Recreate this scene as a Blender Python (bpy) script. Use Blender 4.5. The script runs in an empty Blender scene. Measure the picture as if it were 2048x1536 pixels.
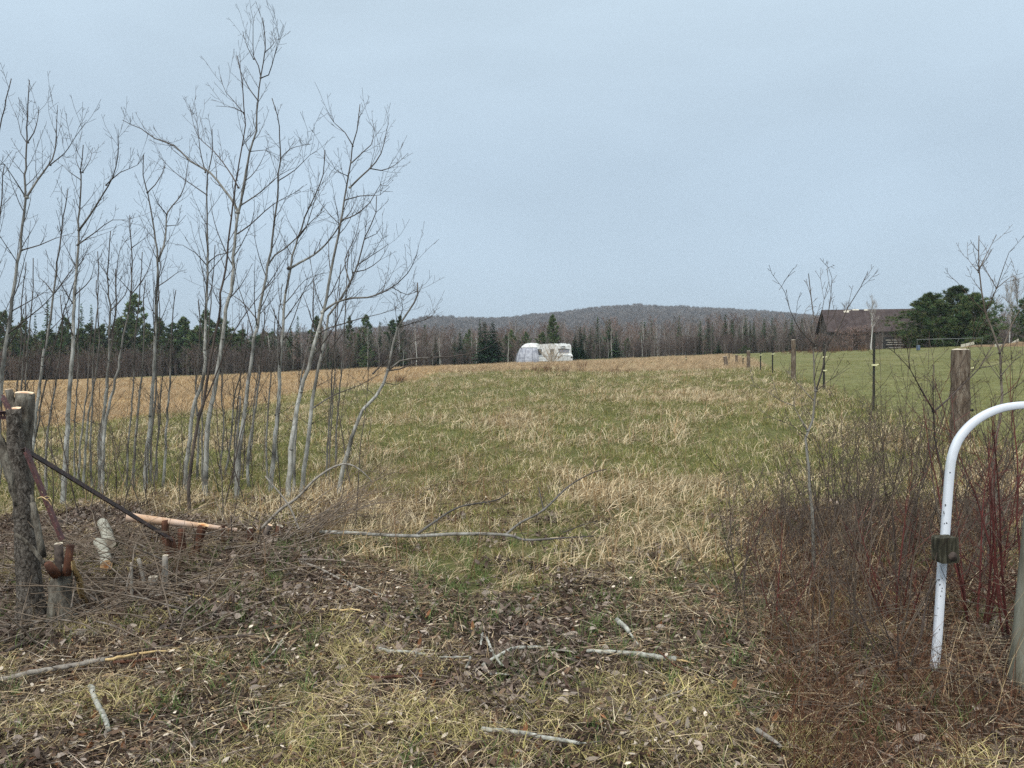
import bpy, math, random
import numpy as np
from mathutils import Vector, Matrix

# ------------------------------------------------------------------ camera, sky, sun, exposure
SC = bpy.context.scene
COL = SC.collection
FPX = 1540.0                      # focal length in pixels of the 2048 px wide photograph
EYE = 1.6
PITCH = math.atan(33.0 / FPX)
cam_d = bpy.data.cameras.new('camera')
cam_d.sensor_width = 36.0
cam_d.lens = FPX / 2048.0 * 36.0
cam_d.clip_start = 0.05
cam_d.clip_end = 9000.0
cam = bpy.data.objects.new('camera', cam_d)
cam.location = (0, 0, EYE)
cam.rotation_euler = (math.pi / 2 - PITCH, 0, 0)
COL.objects.link(cam)
SC.camera = cam

SUN_ELEV, SUN_AZ = math.radians(52), math.radians(205)   # azimuth clockwise from +Y: behind the camera, to its left
world = bpy.data.worlds.new('World')
SC.world = world
world.use_nodes = True
wn, wl = world.node_tree.nodes, world.node_tree.links
wn.clear()
w_out = wn.new('ShaderNodeOutputWorld')
w_bg = wn.new('ShaderNodeBackground')
w_bg.inputs['Strength'].default_value = 0.0765
w_sky = wn.new('ShaderNodeTexSky')
w_sky.sky_type = 'NISHITA'
w_sky.sun_disc = False
w_sky.sun_elevation = SUN_ELEV
w_sky.sun_rotation = SUN_AZ
w_tc = wn.new('ShaderNodeTexCoord')
w_sep = wn.new('ShaderNodeSeparateXYZ')
wl.new(w_tc.outputs['Generated'], w_sep.inputs[0])
w_ramp = wn.new('ShaderNodeValToRGB')            # overcast layer: brighter towards the zenith, as overcast skies are
cr = w_ramp.color_ramp
cr.elements[0].position = 0.0
cr.elements[0].color = (0.385, 0.483, 0.575, 1)
cr.elements[1].position = 1.0
cr.elements[1].color = (1.00, 1.05, 1.08, 1)
e = cr.elements.new(0.25); e.color = (0.39, 0.488, 0.582, 1)
e = cr.elements.new(0.45); e.color = (0.46, 0.565, 0.655, 1)
e = cr.elements.new(0.7); e.color = (0.76, 0.84, 0.90, 1)
wl.new(w_sep.outputs['Z'], w_ramp.inputs[0])
w_map = wn.new('ShaderNodeMapping')
w_map.inputs['Scale'].default_value = (1.0, 1.0, 2.6)
wl.new(w_tc.outputs['Generated'], w_map.inputs[0])
w_noise = wn.new('ShaderNodeTexNoise')
w_noise.inputs['Scale'].default_value = 1.9
w_noise.inputs['Detail'].default_value = 5.0
w_noise.inputs['Roughness'].default_value = 0.5
w_noise.inputs['Distortion'].default_value = 0.3
wl.new(w_map.outputs[0], w_noise.inputs['Vector'])
w_mr = wn.new('ShaderNodeMapRange')
w_mr.inputs['From Min'].default_value = 0.25
w_mr.inputs['From Max'].default_value = 0.75
w_mr.inputs['To Min'].default_value = 8.9
w_mr.inputs['To Max'].default_value = 11.3
wl.new(w_noise.outputs['Fac'], w_mr.inputs['Value'])
w_sc = wn.new('ShaderNodeVectorMath'); w_sc.operation = 'SCALE'
wl.new(w_ramp.outputs['Color'], w_sc.inputs[0])
wl.new(w_mr.outputs[0], w_sc.inputs['Scale'])
w_mix = wn.new('ShaderNodeMix'); w_mix.data_type = 'RGBA'
w_mix.inputs['Factor'].default_value = 0.95      # thickness of the cloud cover in front of the clear sky
wl.new(w_sky.outputs['Color'], w_mix.inputs['A'])
wl.new(w_sc.outputs[0], w_mix.inputs['B'])
wl.new(w_mix.outputs['Result'], w_bg.inputs['Color'])
wl.new(w_bg.outputs[0], w_out.inputs['Surface'])

sun_d = bpy.data.lights.new('sun', 'SUN')
sun_d.energy = 1.5
sun_d.angle = math.radians(14)
sun_d.color = (1.0, 0.96, 0.9)
sun = bpy.data.objects.new('sun', sun_d)
sdir = Vector((math.sin(SUN_AZ) * math.cos(SUN_ELEV), math.cos(SUN_AZ) * math.cos(SUN_ELEV), math.sin(SUN_ELEV)))
sun.rotation_euler = sdir.to_track_quat('Z', 'Y').to_euler()
sun.location = (0, 0, 60)
COL.objects.link(sun)

vs = SC.view_settings
vs.view_transform = 'Standard'
vs.look = 'None'
vs.exposure = 0.8
vs.gamma = 1.0
vs.use_curve_mapping = False
SC.cycles.max_bounces = 5
SC.cycles.diffuse_bounces = 3
SC.cycles.transparent_max_bounces = 4
SC.cycles.use_denoising = False
SC.cycles.denoiser = 'OPENIMAGEDENOISE'
SC.cycles.denoising_input_passes = 'RGB_ALBEDO_NORMAL'

# ------------------------------------------------------------------ helpers
RNG = random.Random(7)


def ray(px, py):
    u, v = (px - 1024.0) / FPX, (768.0 - py) / FPX
    c, s = math.cos(PITCH), math.sin(PITCH)
    return Vector((u, c + v * s, -s + v * c))


def at(px, py, D):
    """The point of the photograph's pixel (px, py) at D metres in front of the camera."""
    d = ray(px, py)
    return Vector((0, 0, EYE)) + d * (D / d.y)


def _hash(ix, iy, seed):
    with np.errstate(over='ignore'):
        n = (ix.astype(np.int64) * 374761393 + iy.astype(np.int64) * 668265263 + seed * 1274126177) & 0x7fffffff
        n = ((n ^ (n >> 13)) * 1103515245) & 0x7fffffff
        n = ((n ^ (n >> 16)) * 48271) & 0x7fffffff
    return (n % 65536) / 65535.0


def vnoise(x, y, seed=0):
    x, y = np.asarray(x, float), np.asarray(y, float)
    ix, iy = np.floor(x), np.floor(y)
    fx, fy = x - ix, y - iy
    fx, fy = fx * fx * (3 - 2 * fx), fy * fy * (3 - 2 * fy)
    a, b = _hash(ix, iy, seed), _hash(ix + 1, iy, seed)
    c, d = _hash(ix, iy + 1, seed), _hash(ix + 1, iy + 1, seed)
    return (a + (b - a) * fx) * (1 - fy) + (c + (d - c) * fx) * fy


def fbm(x, y, seed=0, octv=4):
    s, a, t = 0.0, 1.0, 0.0
    for k in range(octv):
        s = s + a * vnoise(x * 2 ** k, y * 2 ** k, seed + k * 17)
        t += a
        a *= 0.5
    return s / t


def sstep(a, b, x):
    t = np.clip((np.asarray(x, float) - a) / (b - a), 0, 1)
    return t * t * (3 - 2 * t)


def height(x, y):
    x, y = np.asarray(x, float), np.asarray(y, float)
    along = np.where(y < 66, 0.024 * y, 0.024 * (66 + 16 * (1 - np.exp(-(np.maximum(y, 66) - 66) / 16.0))))
    along = along + 0.65 * sstep(112, 176, y)
    xc = 150 * np.tanh(x / 150.0)
    z = along + 0.0415 * xc
    near = 1 - sstep(10, 40, y)
    z = z + (fbm(x * 0.9, y * 0.9, 3) - 0.5) * 0.09 * near
    z = z + (fbm(x * 0.12, y * 0.12, 5) - 0.5) * 0.5 * sstep(12, 40, y)
    return z


def hz(x, y):
    return float(height(x, y))


def ground_px(px, py, lift=0.0):
    """Where the line of sight through a pixel meets the ground."""
    d = ray(px, py)
    o = Vector((0, 0, EYE))
    D, prev = 1.5, None
    while D < 400:
        p = o + d * (D / d.y)
        g = p.z - hz(p.x, p.y) - lift
        if g < 0:
            lo, hi = prev or D * 0.9, D
            for _ in range(24):
                m = (lo + hi) / 2
                p = o + d * (m / d.y)
                if p.z - hz(p.x, p.y) - lift < 0:
                    hi = m
                else:
                    lo = m
            return o + d * (hi / d.y)
        prev = D
        D *= 1.03
    return o + d * (150 / d.y)


def on_ground(px, D, lift=0.0):
    x = (px - 1024.0) / FPX * D
    return Vector((x, D, hz(x, D) + lift))


class MB:
    """Collects tubes, blades and faces and links them as ONE mesh object."""

    def __init__(s):
        s.v, s.f, s.rad, s.dark, s.col = [], [], [], [], []

    def vert(s, p, rad=0.0, dark=0.0, col=(1, 1, 1)):
        s.v.append((p[0], p[1], p[2]))
        s.rad.append(rad); s.dark.append(dark); s.col.append(col)
        return len(s.v) - 1

    def tube(s, pts, radii, sides=5, cap=True, dark=None, col=(1, 1, 1), squash=None, rough=0.0, rng=None):
        pts = [Vector(p) for p in pts]
        n = len(pts)
        t0 = (pts[1] - pts[0]).normalized()
        ref = Vector((0, 0, 1)) if abs(t0.z) < 0.9 else Vector((1, 0, 0))
        nx = t0.cross(ref).normalized()
        base = len(s.v)
        ph = [(rng.random() - 0.5) * 2 * rough for _ in range(sides)] if rough else None
        for i, p in enumerate(pts):
            t = (pts[min(i + 1, n - 1)] - pts[max(i - 1, 0)]).normalized()
            nx = (nx - t * nx.dot(t))
            nx = nx.normalized() if nx.length > 1e-6 else t.orthogonal().normalized()
            ny = t.cross(nx)
            r = radii[i]
            for k in range(sides):
                a = 2 * math.pi * k / sides
                rr = r * (1 + (ph[k] * 0.6 + (rng.random() - 0.5) * rough if rough else 0))
                q = p + (nx * math.cos(a) + ny * math.sin(a) * (squash or 1)) * rr
                s.vert(q, r, dark[i] if dark else 0.0, col)
        for i in range(n - 1):
            for k in range(sides):
                a, b = base + i * sides + k, base + i * sides + (k + 1) % sides
                s.f.append((a, b, b + sides, a + sides))
        if cap:
            s.f.append(tuple(base + k for k in reversed(range(sides))))
            s.f.append(tuple(base + (n - 1) * sides + k for k in range(sides)))

    def blade(s, p, d, L, w, bend, side, col, segs=3, tipcol=None):
        """A flat grass blade from p: starts along d and bends over towards the horizontal."""
        d = d.normalized()
        h = Vector((d.x, d.y, 0))
        h = h.normalized() if h.length > 1e-4 else Vector((1, 0, 0))
        base = len(s.v)
        q = Vector(p)
        for i in range(segs + 1):
            t = i / segs
            ww = w * (1 - t * 0.85) * 0.5
            c = col if tipcol is None else tuple(col[j] + (tipcol[j] - col[j]) * t for j in range(3))
            s.vert(q - side * ww, 0, 0, c)
            s.vert(q + side * ww, 0, 0, c)
            dd = (d * (1 - bend * t) + h * bend * t * 0.9 + Vector((0, 0, -bend * t * t * 0.8))).normalized()
            q = q + dd * (L / segs)
        for i in range(segs):
            a = base + 2 * i
            s.f.append((a, a + 1, a + 3, a + 2))

    def box(s, c, ax, ay, az, col=(1, 1, 1)):
        """A box centred on c with half-axes ax, ay, az."""
        c, ax, ay, az = Vector(c), Vector(ax), Vector(ay), Vector(az)
        b = len(s.v)
        for k in range(8):
            s.vert(c + ax * (1 if k & 1 else -1) + ay * (1 if k & 2 else -1) + az * (1 if k & 4 else -1), 0, 0, col)
        for q in ((0, 2, 3, 1), (4, 5, 7, 6), (0, 1, 5, 4), (2, 6, 7, 3), (0, 4, 6, 2), (1, 3, 7, 5)):
            s.f.append(tuple(b + k for k in q))

    def mesh(s, name, mat, loc=None, smooth=True):
        me = bpy.data.meshes.new(name)
        v = np.array(s.v, dtype=np.float32).reshape(-1, 3)
        if loc is not None:
            v = v - np.array(loc, dtype=np.float32)
        me.from_pydata(v.tolist(), [], s.f)
        for nm, arr in (('rad', s.rad), ('dark', s.dark)):
            at_ = me.attributes.new(nm, 'FLOAT', 'POINT')
            at_.data.foreach_set('value', np.array(arr, dtype=np.float32))
        ca = me.attributes.new('col', 'FLOAT_COLOR', 'POINT')
        c = np.ones((len(s.v), 4), dtype=np.float32)
        c[:, :3] = np.array(s.col, dtype=np.float32).reshape(-1, 3)
        ca.data.foreach_set('color', c.ravel())
        if smooth:
            me.polygons.foreach_set('use_smooth', [True] * len(me.polygons))
        me.materials.append(mat)
        return me

    def build(s, name, mat, parent=None, smooth=True):
        loc = parent.location.copy() if parent is not None else None
        if parent is not None and parent.parent is not None:
            loc = loc + parent.parent.location
        o = bpy.data.objects.new(name, s.mesh(name, mat, loc, smooth))
        COL.objects.link(o)
        if parent is not None:
            o.parent = parent
        return o


def tag(o, label, cat, group=None, kind=None):
    o['label'] = label
    o['category'] = cat
    if group:
        o['group'] = group
    if kind:
        o['kind'] = kind
    return o


def thing(name, label, cat, loc, group=None):
    o = bpy.data.objects.new(name, None)
    o.empty_display_size = 0.2
    COL.objects.link(o)
    o.location = loc
    return tag(o, label, cat, group)


def copy_tree(root, loc, rz, scale, label, group=None):
    """A copy of a thing with copies of its parts and sub-parts."""
    r = root.copy(); COL.objects.link(r)
    r.location = loc; r.rotation_euler = (0, 0, rz); r.scale = scale
    r['label'] = label
    if group:
        r['group'] = group
    elif 'group' in r:
        del r['group']
    for ch in root.children:
        c = ch.copy(); COL.objects.link(c); c.parent = r
        for g in ch.children:
            d = g.copy(); COL.objects.link(d); d.parent = c
    return r


def smooth_line(pts, step):
    """Catmull-Rom through pts, resampled about every step metres."""
    pts = [Vector(p) for p in pts]
    P = [pts[0] * 2 - pts[1]] + pts + [pts[-1] * 2 - pts[-2]]
    out = []
    for i in range(1, len(P) - 2):
        n = max(1, int((P[i + 1] - P[i]).length / step))
        for k in range(n):
            t = k / n
            a, b, c, d = P[i - 1], P[i], P[i + 1], P[i + 2]
            out.append(0.5 * ((2 * b) + (c - a) * t + (2 * a - 5 * b + 4 * c - d) * t * t + (3 * b - a - 3 * c + d) * t ** 3))
    out.append(pts[-1])
    return out


# ------------------------------------------------------------------ materials
def new_mat(name):
    m = bpy.data.materials.new(name)
    m.use_nodes = True
    n = m.node_tree.nodes
    n.clear()
    out = n.new('ShaderNodeOutputMaterial')
    return m, n, m.node_tree.links, out


def principled(n, l, out, rough=0.8, spec=0.25):
    b = n.new('ShaderNodeBsdfPrincipled')
    b.inputs['Roughness'].default_value = rough
    b.inputs['Specular IOR Level'].default_value = spec
    l.new(b.outputs[0], out.inputs['Surface'])
    return b


def ramp(n, l, src, stops):
    r = n.new('ShaderNodeValToRGB')
    while len(r.color_ramp.elements) < len(stops):
        r.color_ramp.elements.new(0.5)
    for e_, (p, c) in zip(r.color_ramp.elements, stops):
        e_.position = p
        e_.color = (c[0], c[1], c[2], 1)
    l.new(src, r.inputs[0])
    return r.outputs[0]


def noise_tex(n, l, scale, detail=4, rough=0.6, stretch=None, coord='Object', dist=0.0):
    tc = n.new('ShaderNodeTexCoord')
    t = n.new('ShaderNodeTexNoise')
    t.inputs['Scale'].default_value = scale
    t.inputs['Detail'].default_value = detail
    t.inputs['Roughness'].default_value = rough
    t.inputs['Distortion'].default_value = dist
    if stretch:
        mp = n.new('ShaderNodeMapping')
        mp.inputs['Scale'].default_value = stretch
        l.new(tc.outputs[coord], mp.inputs[0])
        l.new(mp.outputs[0], t.inputs['Vector'])
    else:
        l.new(tc.outputs[coord], t.inputs['Vector'])
    return t.outputs['Fac']


def mixc(n, l, fac, a, b, mode='MIX'):
    m = n.new('ShaderNodeMix')
    m.data_type = 'RGBA'
    m.blend_type = mode
    for key, val in (('Factor', fac), ('A', a), ('B', b)):
        if isinstance(val, (int, float)):
            m.inputs[key].default_value = val
        elif isinstance(val, tuple):
            m.inputs[key].default_value = (val[0], val[1], val[2], 1)
        else:
            l.new(val, m.inputs[key])
    return m.outputs['Result']


def attr(n, name, typ='GEOMETRY'):
    a = n.new('ShaderNodeAttribute')
    a.attribute_name = name
    a.attribute_type = typ
    return a


def math_node(n, l, op, a, b=0.0, clamp=False):
    m = n.new('ShaderNodeMath')
    m.operation = op
    m.use_clamp = clamp
    for i, v in enumerate((a, b)):
        if isinstance(v, (int, float)):
            m.inputs[i].default_value = v
        else:
            l.new(v, m.inputs[i])
    return m.outputs[0]


def bump(n, l, b, h, strength=0.5, dist=0.01):
    bp = n.new('ShaderNodeBump')
    bp.inputs['Strength'].default_value = strength
    bp.inputs['Distance'].default_value = dist
    l.new(h, bp.inputs['Height'])
    l.new(bp.outputs[0], b.inputs['Normal'])


def mat_noise(name, stops, scale=8, stretch=None, rough=0.85, bump_s=0.4, bump_d=0.01, detail=5, spec=0.2, dist=0.0):
    m, n, l, out = new_mat(name)
    b = principled(n, l, out, rough, spec)
    f = noise_tex(n, l, scale, detail, 0.65, stretch, dist=dist)
    l.new(ramp(n, l, f, stops), b.inputs['Base Color'])
    if bump_s:
        bump(n, l, b, f, bump_s, bump_d)
    return m


def mat_leafy(name, transl=0.25, vary=0.35, tint=(1, 1, 1)):
    """Vertex colour of each blade or leaf, varied per clump, with some light passing through."""
    m, n, l, out = new_mat(name)
    a = attr(n, 'col')
    oi = n.new('ShaderNodeObjectInfo')
    mr = n.new('ShaderNodeMapRange')
    mr.inputs['To Min'].default_value = 1 - vary
    mr.inputs['To Max'].default_value = 1 + vary
    l.new(oi.outputs['Random'], mr.inputs['Value'])
    sc = n.new('ShaderNodeVectorMath'); sc.operation = 'SCALE'
    tn = mixc(n, l, 1.0, a.outputs['Color'], tint, 'MULTIPLY')
    l.new(tn, sc.inputs[0])
    l.new(mr.outputs[0], sc.inputs['Scale'])
    d = n.new('ShaderNodeBsdfDiffuse')
    t = n.new('ShaderNodeBsdfTranslucent')
    l.new(sc.outputs[0], d.inputs['Color'])
    l.new(sc.outputs[0], t.inputs['Color'])
    mx = n.new('ShaderNodeMixShader')
    mx.inputs[0].default_value = transl
    l.new(d.outputs[0], mx.inputs[1])
    l.new(t.outputs[0], mx.inputs[2])
    l.new(mx.outputs[0], out.inputs['Surface'])
    return m


def mat_bark(name, pale, mid, twig, knot=(0.02, 0.018, 0.016), r_lo=0.006, r_hi=0.02, zstretch=1.0):
    """Bark: pale on the thick stem, brown on thin twigs, black at the knots."""
    m, n, l, out = new_mat(name)
    b = principled(n, l, out, 0.75, 0.25)
    f = noise_tex(n, l, 22, 5, 0.65, (1, 1, 0.35 * zstretch))
    base = ramp(n, l, f, [(0.3, tuple(c * 0.45 for c in mid)), (0.45, mid), (0.62, pale), (0.8, tuple(min(1, c * 1.15) for c in pale))])
    f2 = noise_tex(n, l, 3.0, 3, 0.6, (1, 1, 0.6))
    blot = ramp(n, l, f2, [(0.52, (1, 1, 1)), (0.68, (0.45, 0.42, 0.4))])
    base = mixc(n, l, 1.0, base, blot, 'MULTIPLY')
    rad = attr(n, 'rad')
    mr = n.new('ShaderNodeMapRange')
    mr.inputs['From Min'].default_value = r_lo
    mr.inputs['From Max'].default_value = r_hi
    l.new(rad.outputs['Fac'], mr.inputs['Value'])
    c = mixc(n, l, mr.outputs[0], twig, base)
    dk = attr(n, 'dark')
    c = mixc(n, l, dk.outputs['Fac'], c, knot)
    oi = n.new('ShaderNodeObjectInfo')
    mr2 = n.new('ShaderNodeMapRange')
    mr2.inputs['To Min'].default_value = 0.8
    mr2.inputs['To Max'].default_value = 1.15
    l.new(oi.outputs['Random'], mr2.inputs['Value'])
    sc = n.new('ShaderNodeVectorMath'); sc.operation = 'SCALE'
    l.new(c, sc.inputs[0]); l.new(mr2.outputs[0], sc.inputs['Scale'])
    l.new(sc.outputs[0], b.inputs['Base Color'])
    bump(n, l, b, f, 0.35, 0.006)
    return m


def mat_endgrain(name, c0, c1, scale=60, centre=(0, 0, 0)):
    """Sawn end of a log: rings round the pith, darker heart."""
    m, n, l, out = new_mat(name)
    b = principled(n, l, out, 0.7, 0.3)
    r = attr(n, 'dark')
    w = n.new('ShaderNodeMath'); w.operation = 'SINE'
    sc = math_node(n, l, 'MULTIPLY', r.outputs['Fac'], 42.0)
    l.new(sc, w.inputs[0])
    ring = math_node(n, l, 'MULTIPLY_ADD', w.outputs[0], 0.12)
    l.nodes if False else None
    f = noise_tex(n, l, 40, 4)
    heart = ramp(n, l, r.outputs['Fac'], [(0.0, c1), (0.35, c1), (0.6, c0), (1.0, tuple(min(1, c * 1.15) for c in c0))])
    k = math_node(n, l, 'ADD', math_node(n, l, 'MULTIPLY', w.outputs[0], 0.10), 0.9)
    k = math_node(n, l, 'ADD', k, math_node(n, l, 'MULTIPLY', f, 0.2))
    s2 = n.new('ShaderNodeVectorMath'); s2.operation = 'SCALE'
    l.new(heart, s2.inputs[0]); l.new(k, s2.inputs['Scale'])
    l.new(s2.outputs[0], b.inputs['Base Color'])
    return m


def mat_plain(name, col, rough=0.6, spec=0.4, metal=0.0, dirt=0.25, scale=12, dirt_col=(0.12, 0.1, 0.08), lo=0.45, hi=0.8):
    m, n, l, out = new_mat(name)
    b = principled(n, l, out, rough, spec)
    b.inputs['Metallic'].default_value = metal
    f = noise_tex(n, l, scale, 6, 0.7)
    k = n.new('ShaderNodeMapRange')
    k.inputs['From Min'].default_value = lo
    k.inputs['From Max'].default_value = hi
    k.inputs['To Max'].default_value = dirt
    l.new(f, k.inputs['Value'])
    l.new(mixc(n, l, k.outputs[0], col, dirt_col), b.inputs['Base Color'])
    return m


M = {}
M['grass'] = mat_leafy('dry_and_green_grass', 0.25, 0.28)
M['leaf'] = mat_leafy('dead_leaves', 0.1, 0.3)
M['needle'] = mat_leafy('evergreen_needles', 0.12, 0.25)
M['fuzz'] = mat_leafy('bare_twig_mass', 0.0, 0.3)
M['poplar'] = mat_bark('poplar_bark', (0.50, 0.495, 0.45), (0.31, 0.30, 0.26), (0.085, 0.07, 0.06), r_lo=0.006, r_hi=0.018)
M['thin_poplar'] = mat_bark('thin_pale_bark', (0.36, 0.35, 0.31), (0.24, 0.225, 0.19), (0.13, 0.105, 0.085), r_lo=0.0025, r_hi=0.009)
M['edge_post'] = mat_noise('smooth_stained_post', [(0.3, (0.10, 0.095, 0.07)), (0.5, (0.2, 0.195, 0.15)), (0.7, (0.28, 0.28, 0.235))], 12, (1, 1, 0.2), 0.85, 0.5, 0.006)
M['darkstem'] = mat_bark('dark_brown_bark', (0.17, 0.135, 0.11), (0.10, 0.08, 0.068), (0.085, 0.065, 0.055))
M['shrub'] = mat_bark('grey_brown_shrub_bark', (0.30, 0.265, 0.215), (0.17, 0.14, 0.11), (0.115, 0.088, 0.066), r_lo=0.003, r_hi=0.008)
M['redstem'] = mat_bark('red_dogwood_bark', (0.15, 0.04, 0.032), (0.10, 0.03, 0.026), (0.125, 0.042, 0.034), r_lo=0.001, r_hi=0.004)
M['brush'] = mat_bark('dead_brush_bark', (0.33, 0.29, 0.25), (0.19, 0.15, 0.115), (0.20, 0.15, 0.105), r_lo=0.002, r_hi=0.006)
M['lichen_stick'] = mat_noise('lichen_grey_bark', [(0.3, (0.07, 0.065, 0.055)), (0.42, (0.25, 0.245, 0.21)), (0.6, (0.48, 0.475, 0.42)), (0.8, (0.58, 0.57, 0.51))], 30, None, 0.85, 0.4, 0.004)
M['grey_stick'] = mat_noise('weathered_grey_wood', [(0.3, (0.12, 0.1, 0.085)), (0.5, (0.29, 0.26, 0.22)), (0.75, (0.42, 0.39, 0.34))], 26, None, 0.85, 0.4, 0.004)
M['dark_stick'] = mat_noise('dark_damp_wood', [(0.3, (0.05, 0.04, 0.035)), (0.6, (0.11, 0.085, 0.07)), (0.8, (0.2, 0.16, 0.13))], 30, None, 0.8, 0.4, 0.004)
M['split_wood'] = mat_noise('fresh_split_wood', [(0.3, (0.42, 0.26, 0.11)), (0.5, (0.62, 0.45, 0.22)), (0.75, (0.72, 0.58, 0.34))], 40, (1, 1, 0.3), 0.7, 0.3, 0.003)
M['red_wood'] = mat_noise('rusty_red_bark', [(0.3, (0.035, 0.018, 0.013)), (0.5, (0.095, 0.042, 0.026)), (0.75, (0.20, 0.09, 0.05))], 30, (1, 1, 0.25), 0.8, 0.6, 0.006)
M['old_bark'] = mat_noise('furrowed_old_bark', [(0.32, (0.025, 0.02, 0.016)), (0.45, (0.11, 0.095, 0.075)), (0.58, (0.20, 0.18, 0.145)), (0.75, (0.30, 0.29, 0.24))], 16, (1.6, 1.6, 0.5), 0.9, 1.0, 0.03)
M['speckle_bark'] = mat_noise('cherry_bark_with_lichen', [(0.34, (0.022, 0.018, 0.014)), (0.46, (0.075, 0.062, 0.05)), (0.56, (0.15, 0.13, 0.108)), (0.66, (0.24, 0.215, 0.185)), (0.78, (0.36, 0.34, 0.29))], 34, (1.3, 1.3, 0.8), 0.9, 1.0, 0.02, dist=1.2)

M['peel'] = mat_noise('peeled_pink_wood', [(0.3, (0.50, 0.28, 0.13)), (0.48, (0.66, 0.46, 0.33)), (0.7, (0.74, 0.60, 0.52))], 5, (1, 1, 1), 0.6, 0.15, 0.004)
M['birch'] = mat_noise('pale_birch_bark', [(0.28, (0.10, 0.09, 0.07)), (0.4, (0.28, 0.265, 0.21)), (0.6, (0.38, 0.365, 0.30)), (0.8, (0.44, 0.43, 0.36))], 26, (1, 1, 1.4), 0.8, 0.25, 0.004)
M['cut'] = mat_endgrain('sawn_end_grain', (0.72, 0.46, 0.24), (0.55, 0.24, 0.09))
M['cut_pale'] = mat_endgrain('sawn_pale_end_grain', (0.82, 0.62, 0.42), (0.66, 0.38, 0.22))
M['cut_grey'] = mat_endgrain('weathered_end_grain', (0.50, 0.44, 0.34), (0.34, 0.27, 0.2))
M['rust'] = mat_noise('rusty_steel', [(0.35, (0.018, 0.012, 0.011)), (0.55, (0.055, 0.032, 0.028)), (0.75, (0.13, 0.06, 0.045))], 20, None, 0.6, 0.3, 0.003, spec=0.5)
M['rust_red'] = mat_noise('red_oxide_steel', [(0.35, (0.045, 0.018, 0.017)), (0.55, (0.11, 0.042, 0.038)), (0.75, (0.18, 0.08, 0.06))], 20, None, 0.6, 0.3, 0.003, spec=0.5)
M['white_paint'] = mat_plain('white_enamel_pipe', (0.76, 0.80, 0.85), 0.35, 0.5, 0, 0.35, 9, (0.42, 0.42, 0.4), 0.5, 0.8)
M['mossy_block'] = mat_noise('mossy_weathered_wood', [(0.3, (0.012, 0.011, 0.008)), (0.5, (0.045, 0.042, 0.028)), (0.62, (0.09, 0.085, 0.06)), (0.78, (0.17, 0.155, 0.12))], 60, (1, 1, 0.15), 0.95, 0.9, 0.01)
M['post_wood'] = mat_noise('weathered_post_wood', [(0.3, (0.04, 0.03, 0.022)), (0.47, (0.13, 0.095, 0.07)), (0.62, (0.24, 0.2, 0.155)), (0.8, (0.34, 0.31, 0.26))], 22, (1.5, 1.5, 0.22), 0.9, 1.0, 0.02)
M['steel_post'] = mat_plain('green_black_steel', (0.03, 0.033, 0.028), 0.5, 0.4, 0.3, 0.5, 30)
M['insulator'] = mat_plain('cream_plastic', (0.75, 0.72, 0.42), 0.4, 0.4, 0, 0.2)
M['galv'] = mat_plain('galvanised_pipe', (0.22, 0.23, 0.225), 0.55, 0.4, 0.2, 0.4)
M['camper_white'] = mat_plain('chalky_white_paint', (0.80, 0.81, 0.79), 0.5, 0.4, 0, 0.85, 2.6, (0.24, 0.23, 0.18), 0.42, 0.68)
M['camper_trim'] = mat_plain('grey_blue_stripe', (0.42, 0.46, 0.48), 0.5, 0.4)
M['dark_glass'] = mat_plain('dark_window_glass', (0.025, 0.03, 0.032), 0.12, 0.6, 0, 0.2)
M['dark_rubber'] = mat_plain('dark_rubber', (0.02, 0.02, 0.02), 0.7, 0.3)
M['dome_cover'] = mat_plain('white_tarpaulin', (0.46, 0.48, 0.53), 0.6, 0.3, 0, 0.8, 1.9, (0.17, 0.18, 0.22), 0.42, 0.62)
M['dome_seam'] = mat_plain('grey_seam', (0.26, 0.27, 0.31), 0.7, 0.2)
M['barn_wall'] = mat_noise('weathered_barn_boards', [(0.3, (0.05, 0.038, 0.032)), (0.5, (0.09, 0.072, 0.062)), (0.7, (0.14, 0.115, 0.10))], 3.0, (1, 1, 0.1), 0.9, 0, 0)
M['barn_roof'] = mat_noise('brown_metal_roof', [(0.3, (0.04, 0.028, 0.026)), (0.5, (0.062, 0.045, 0.042)), (0.7, (0.09, 0.068, 0.062))], 0.8, (1, 1, 1), 0.75, 0, 0)
M['pale_board'] = mat_plain('pale_sawn_board', (0.62, 0.57, 0.46), 0.7, 0.2)
M['blue_plastic'] = mat_plain('faded_blue_plastic', (0.09, 0.13, 0.2), 0.5, 0.4)
M['soil_pile'] = mat_noise('rusty_brown_heap', [(0.3, (0.10, 0.06, 0.035)), (0.55, (0.22, 0.15, 0.08)), (0.8, (0.34, 0.27, 0.15))], 1.5, None, 0.95, 0.5, 0.1)
M['hill'] = mat_noise('wooded_hill_floor', [(0.3, (0.07, 0.065, 0.062)), (0.7, (0.12, 0.105, 0.1))], 0.01, None, 1.0, 0, 0)


# ------------------------------------------------------------------ ground zones (used by the ground's colours and by the plants on it)
def fence_x(y):
    return 7.7 + (y - 16) * 0.24


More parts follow.
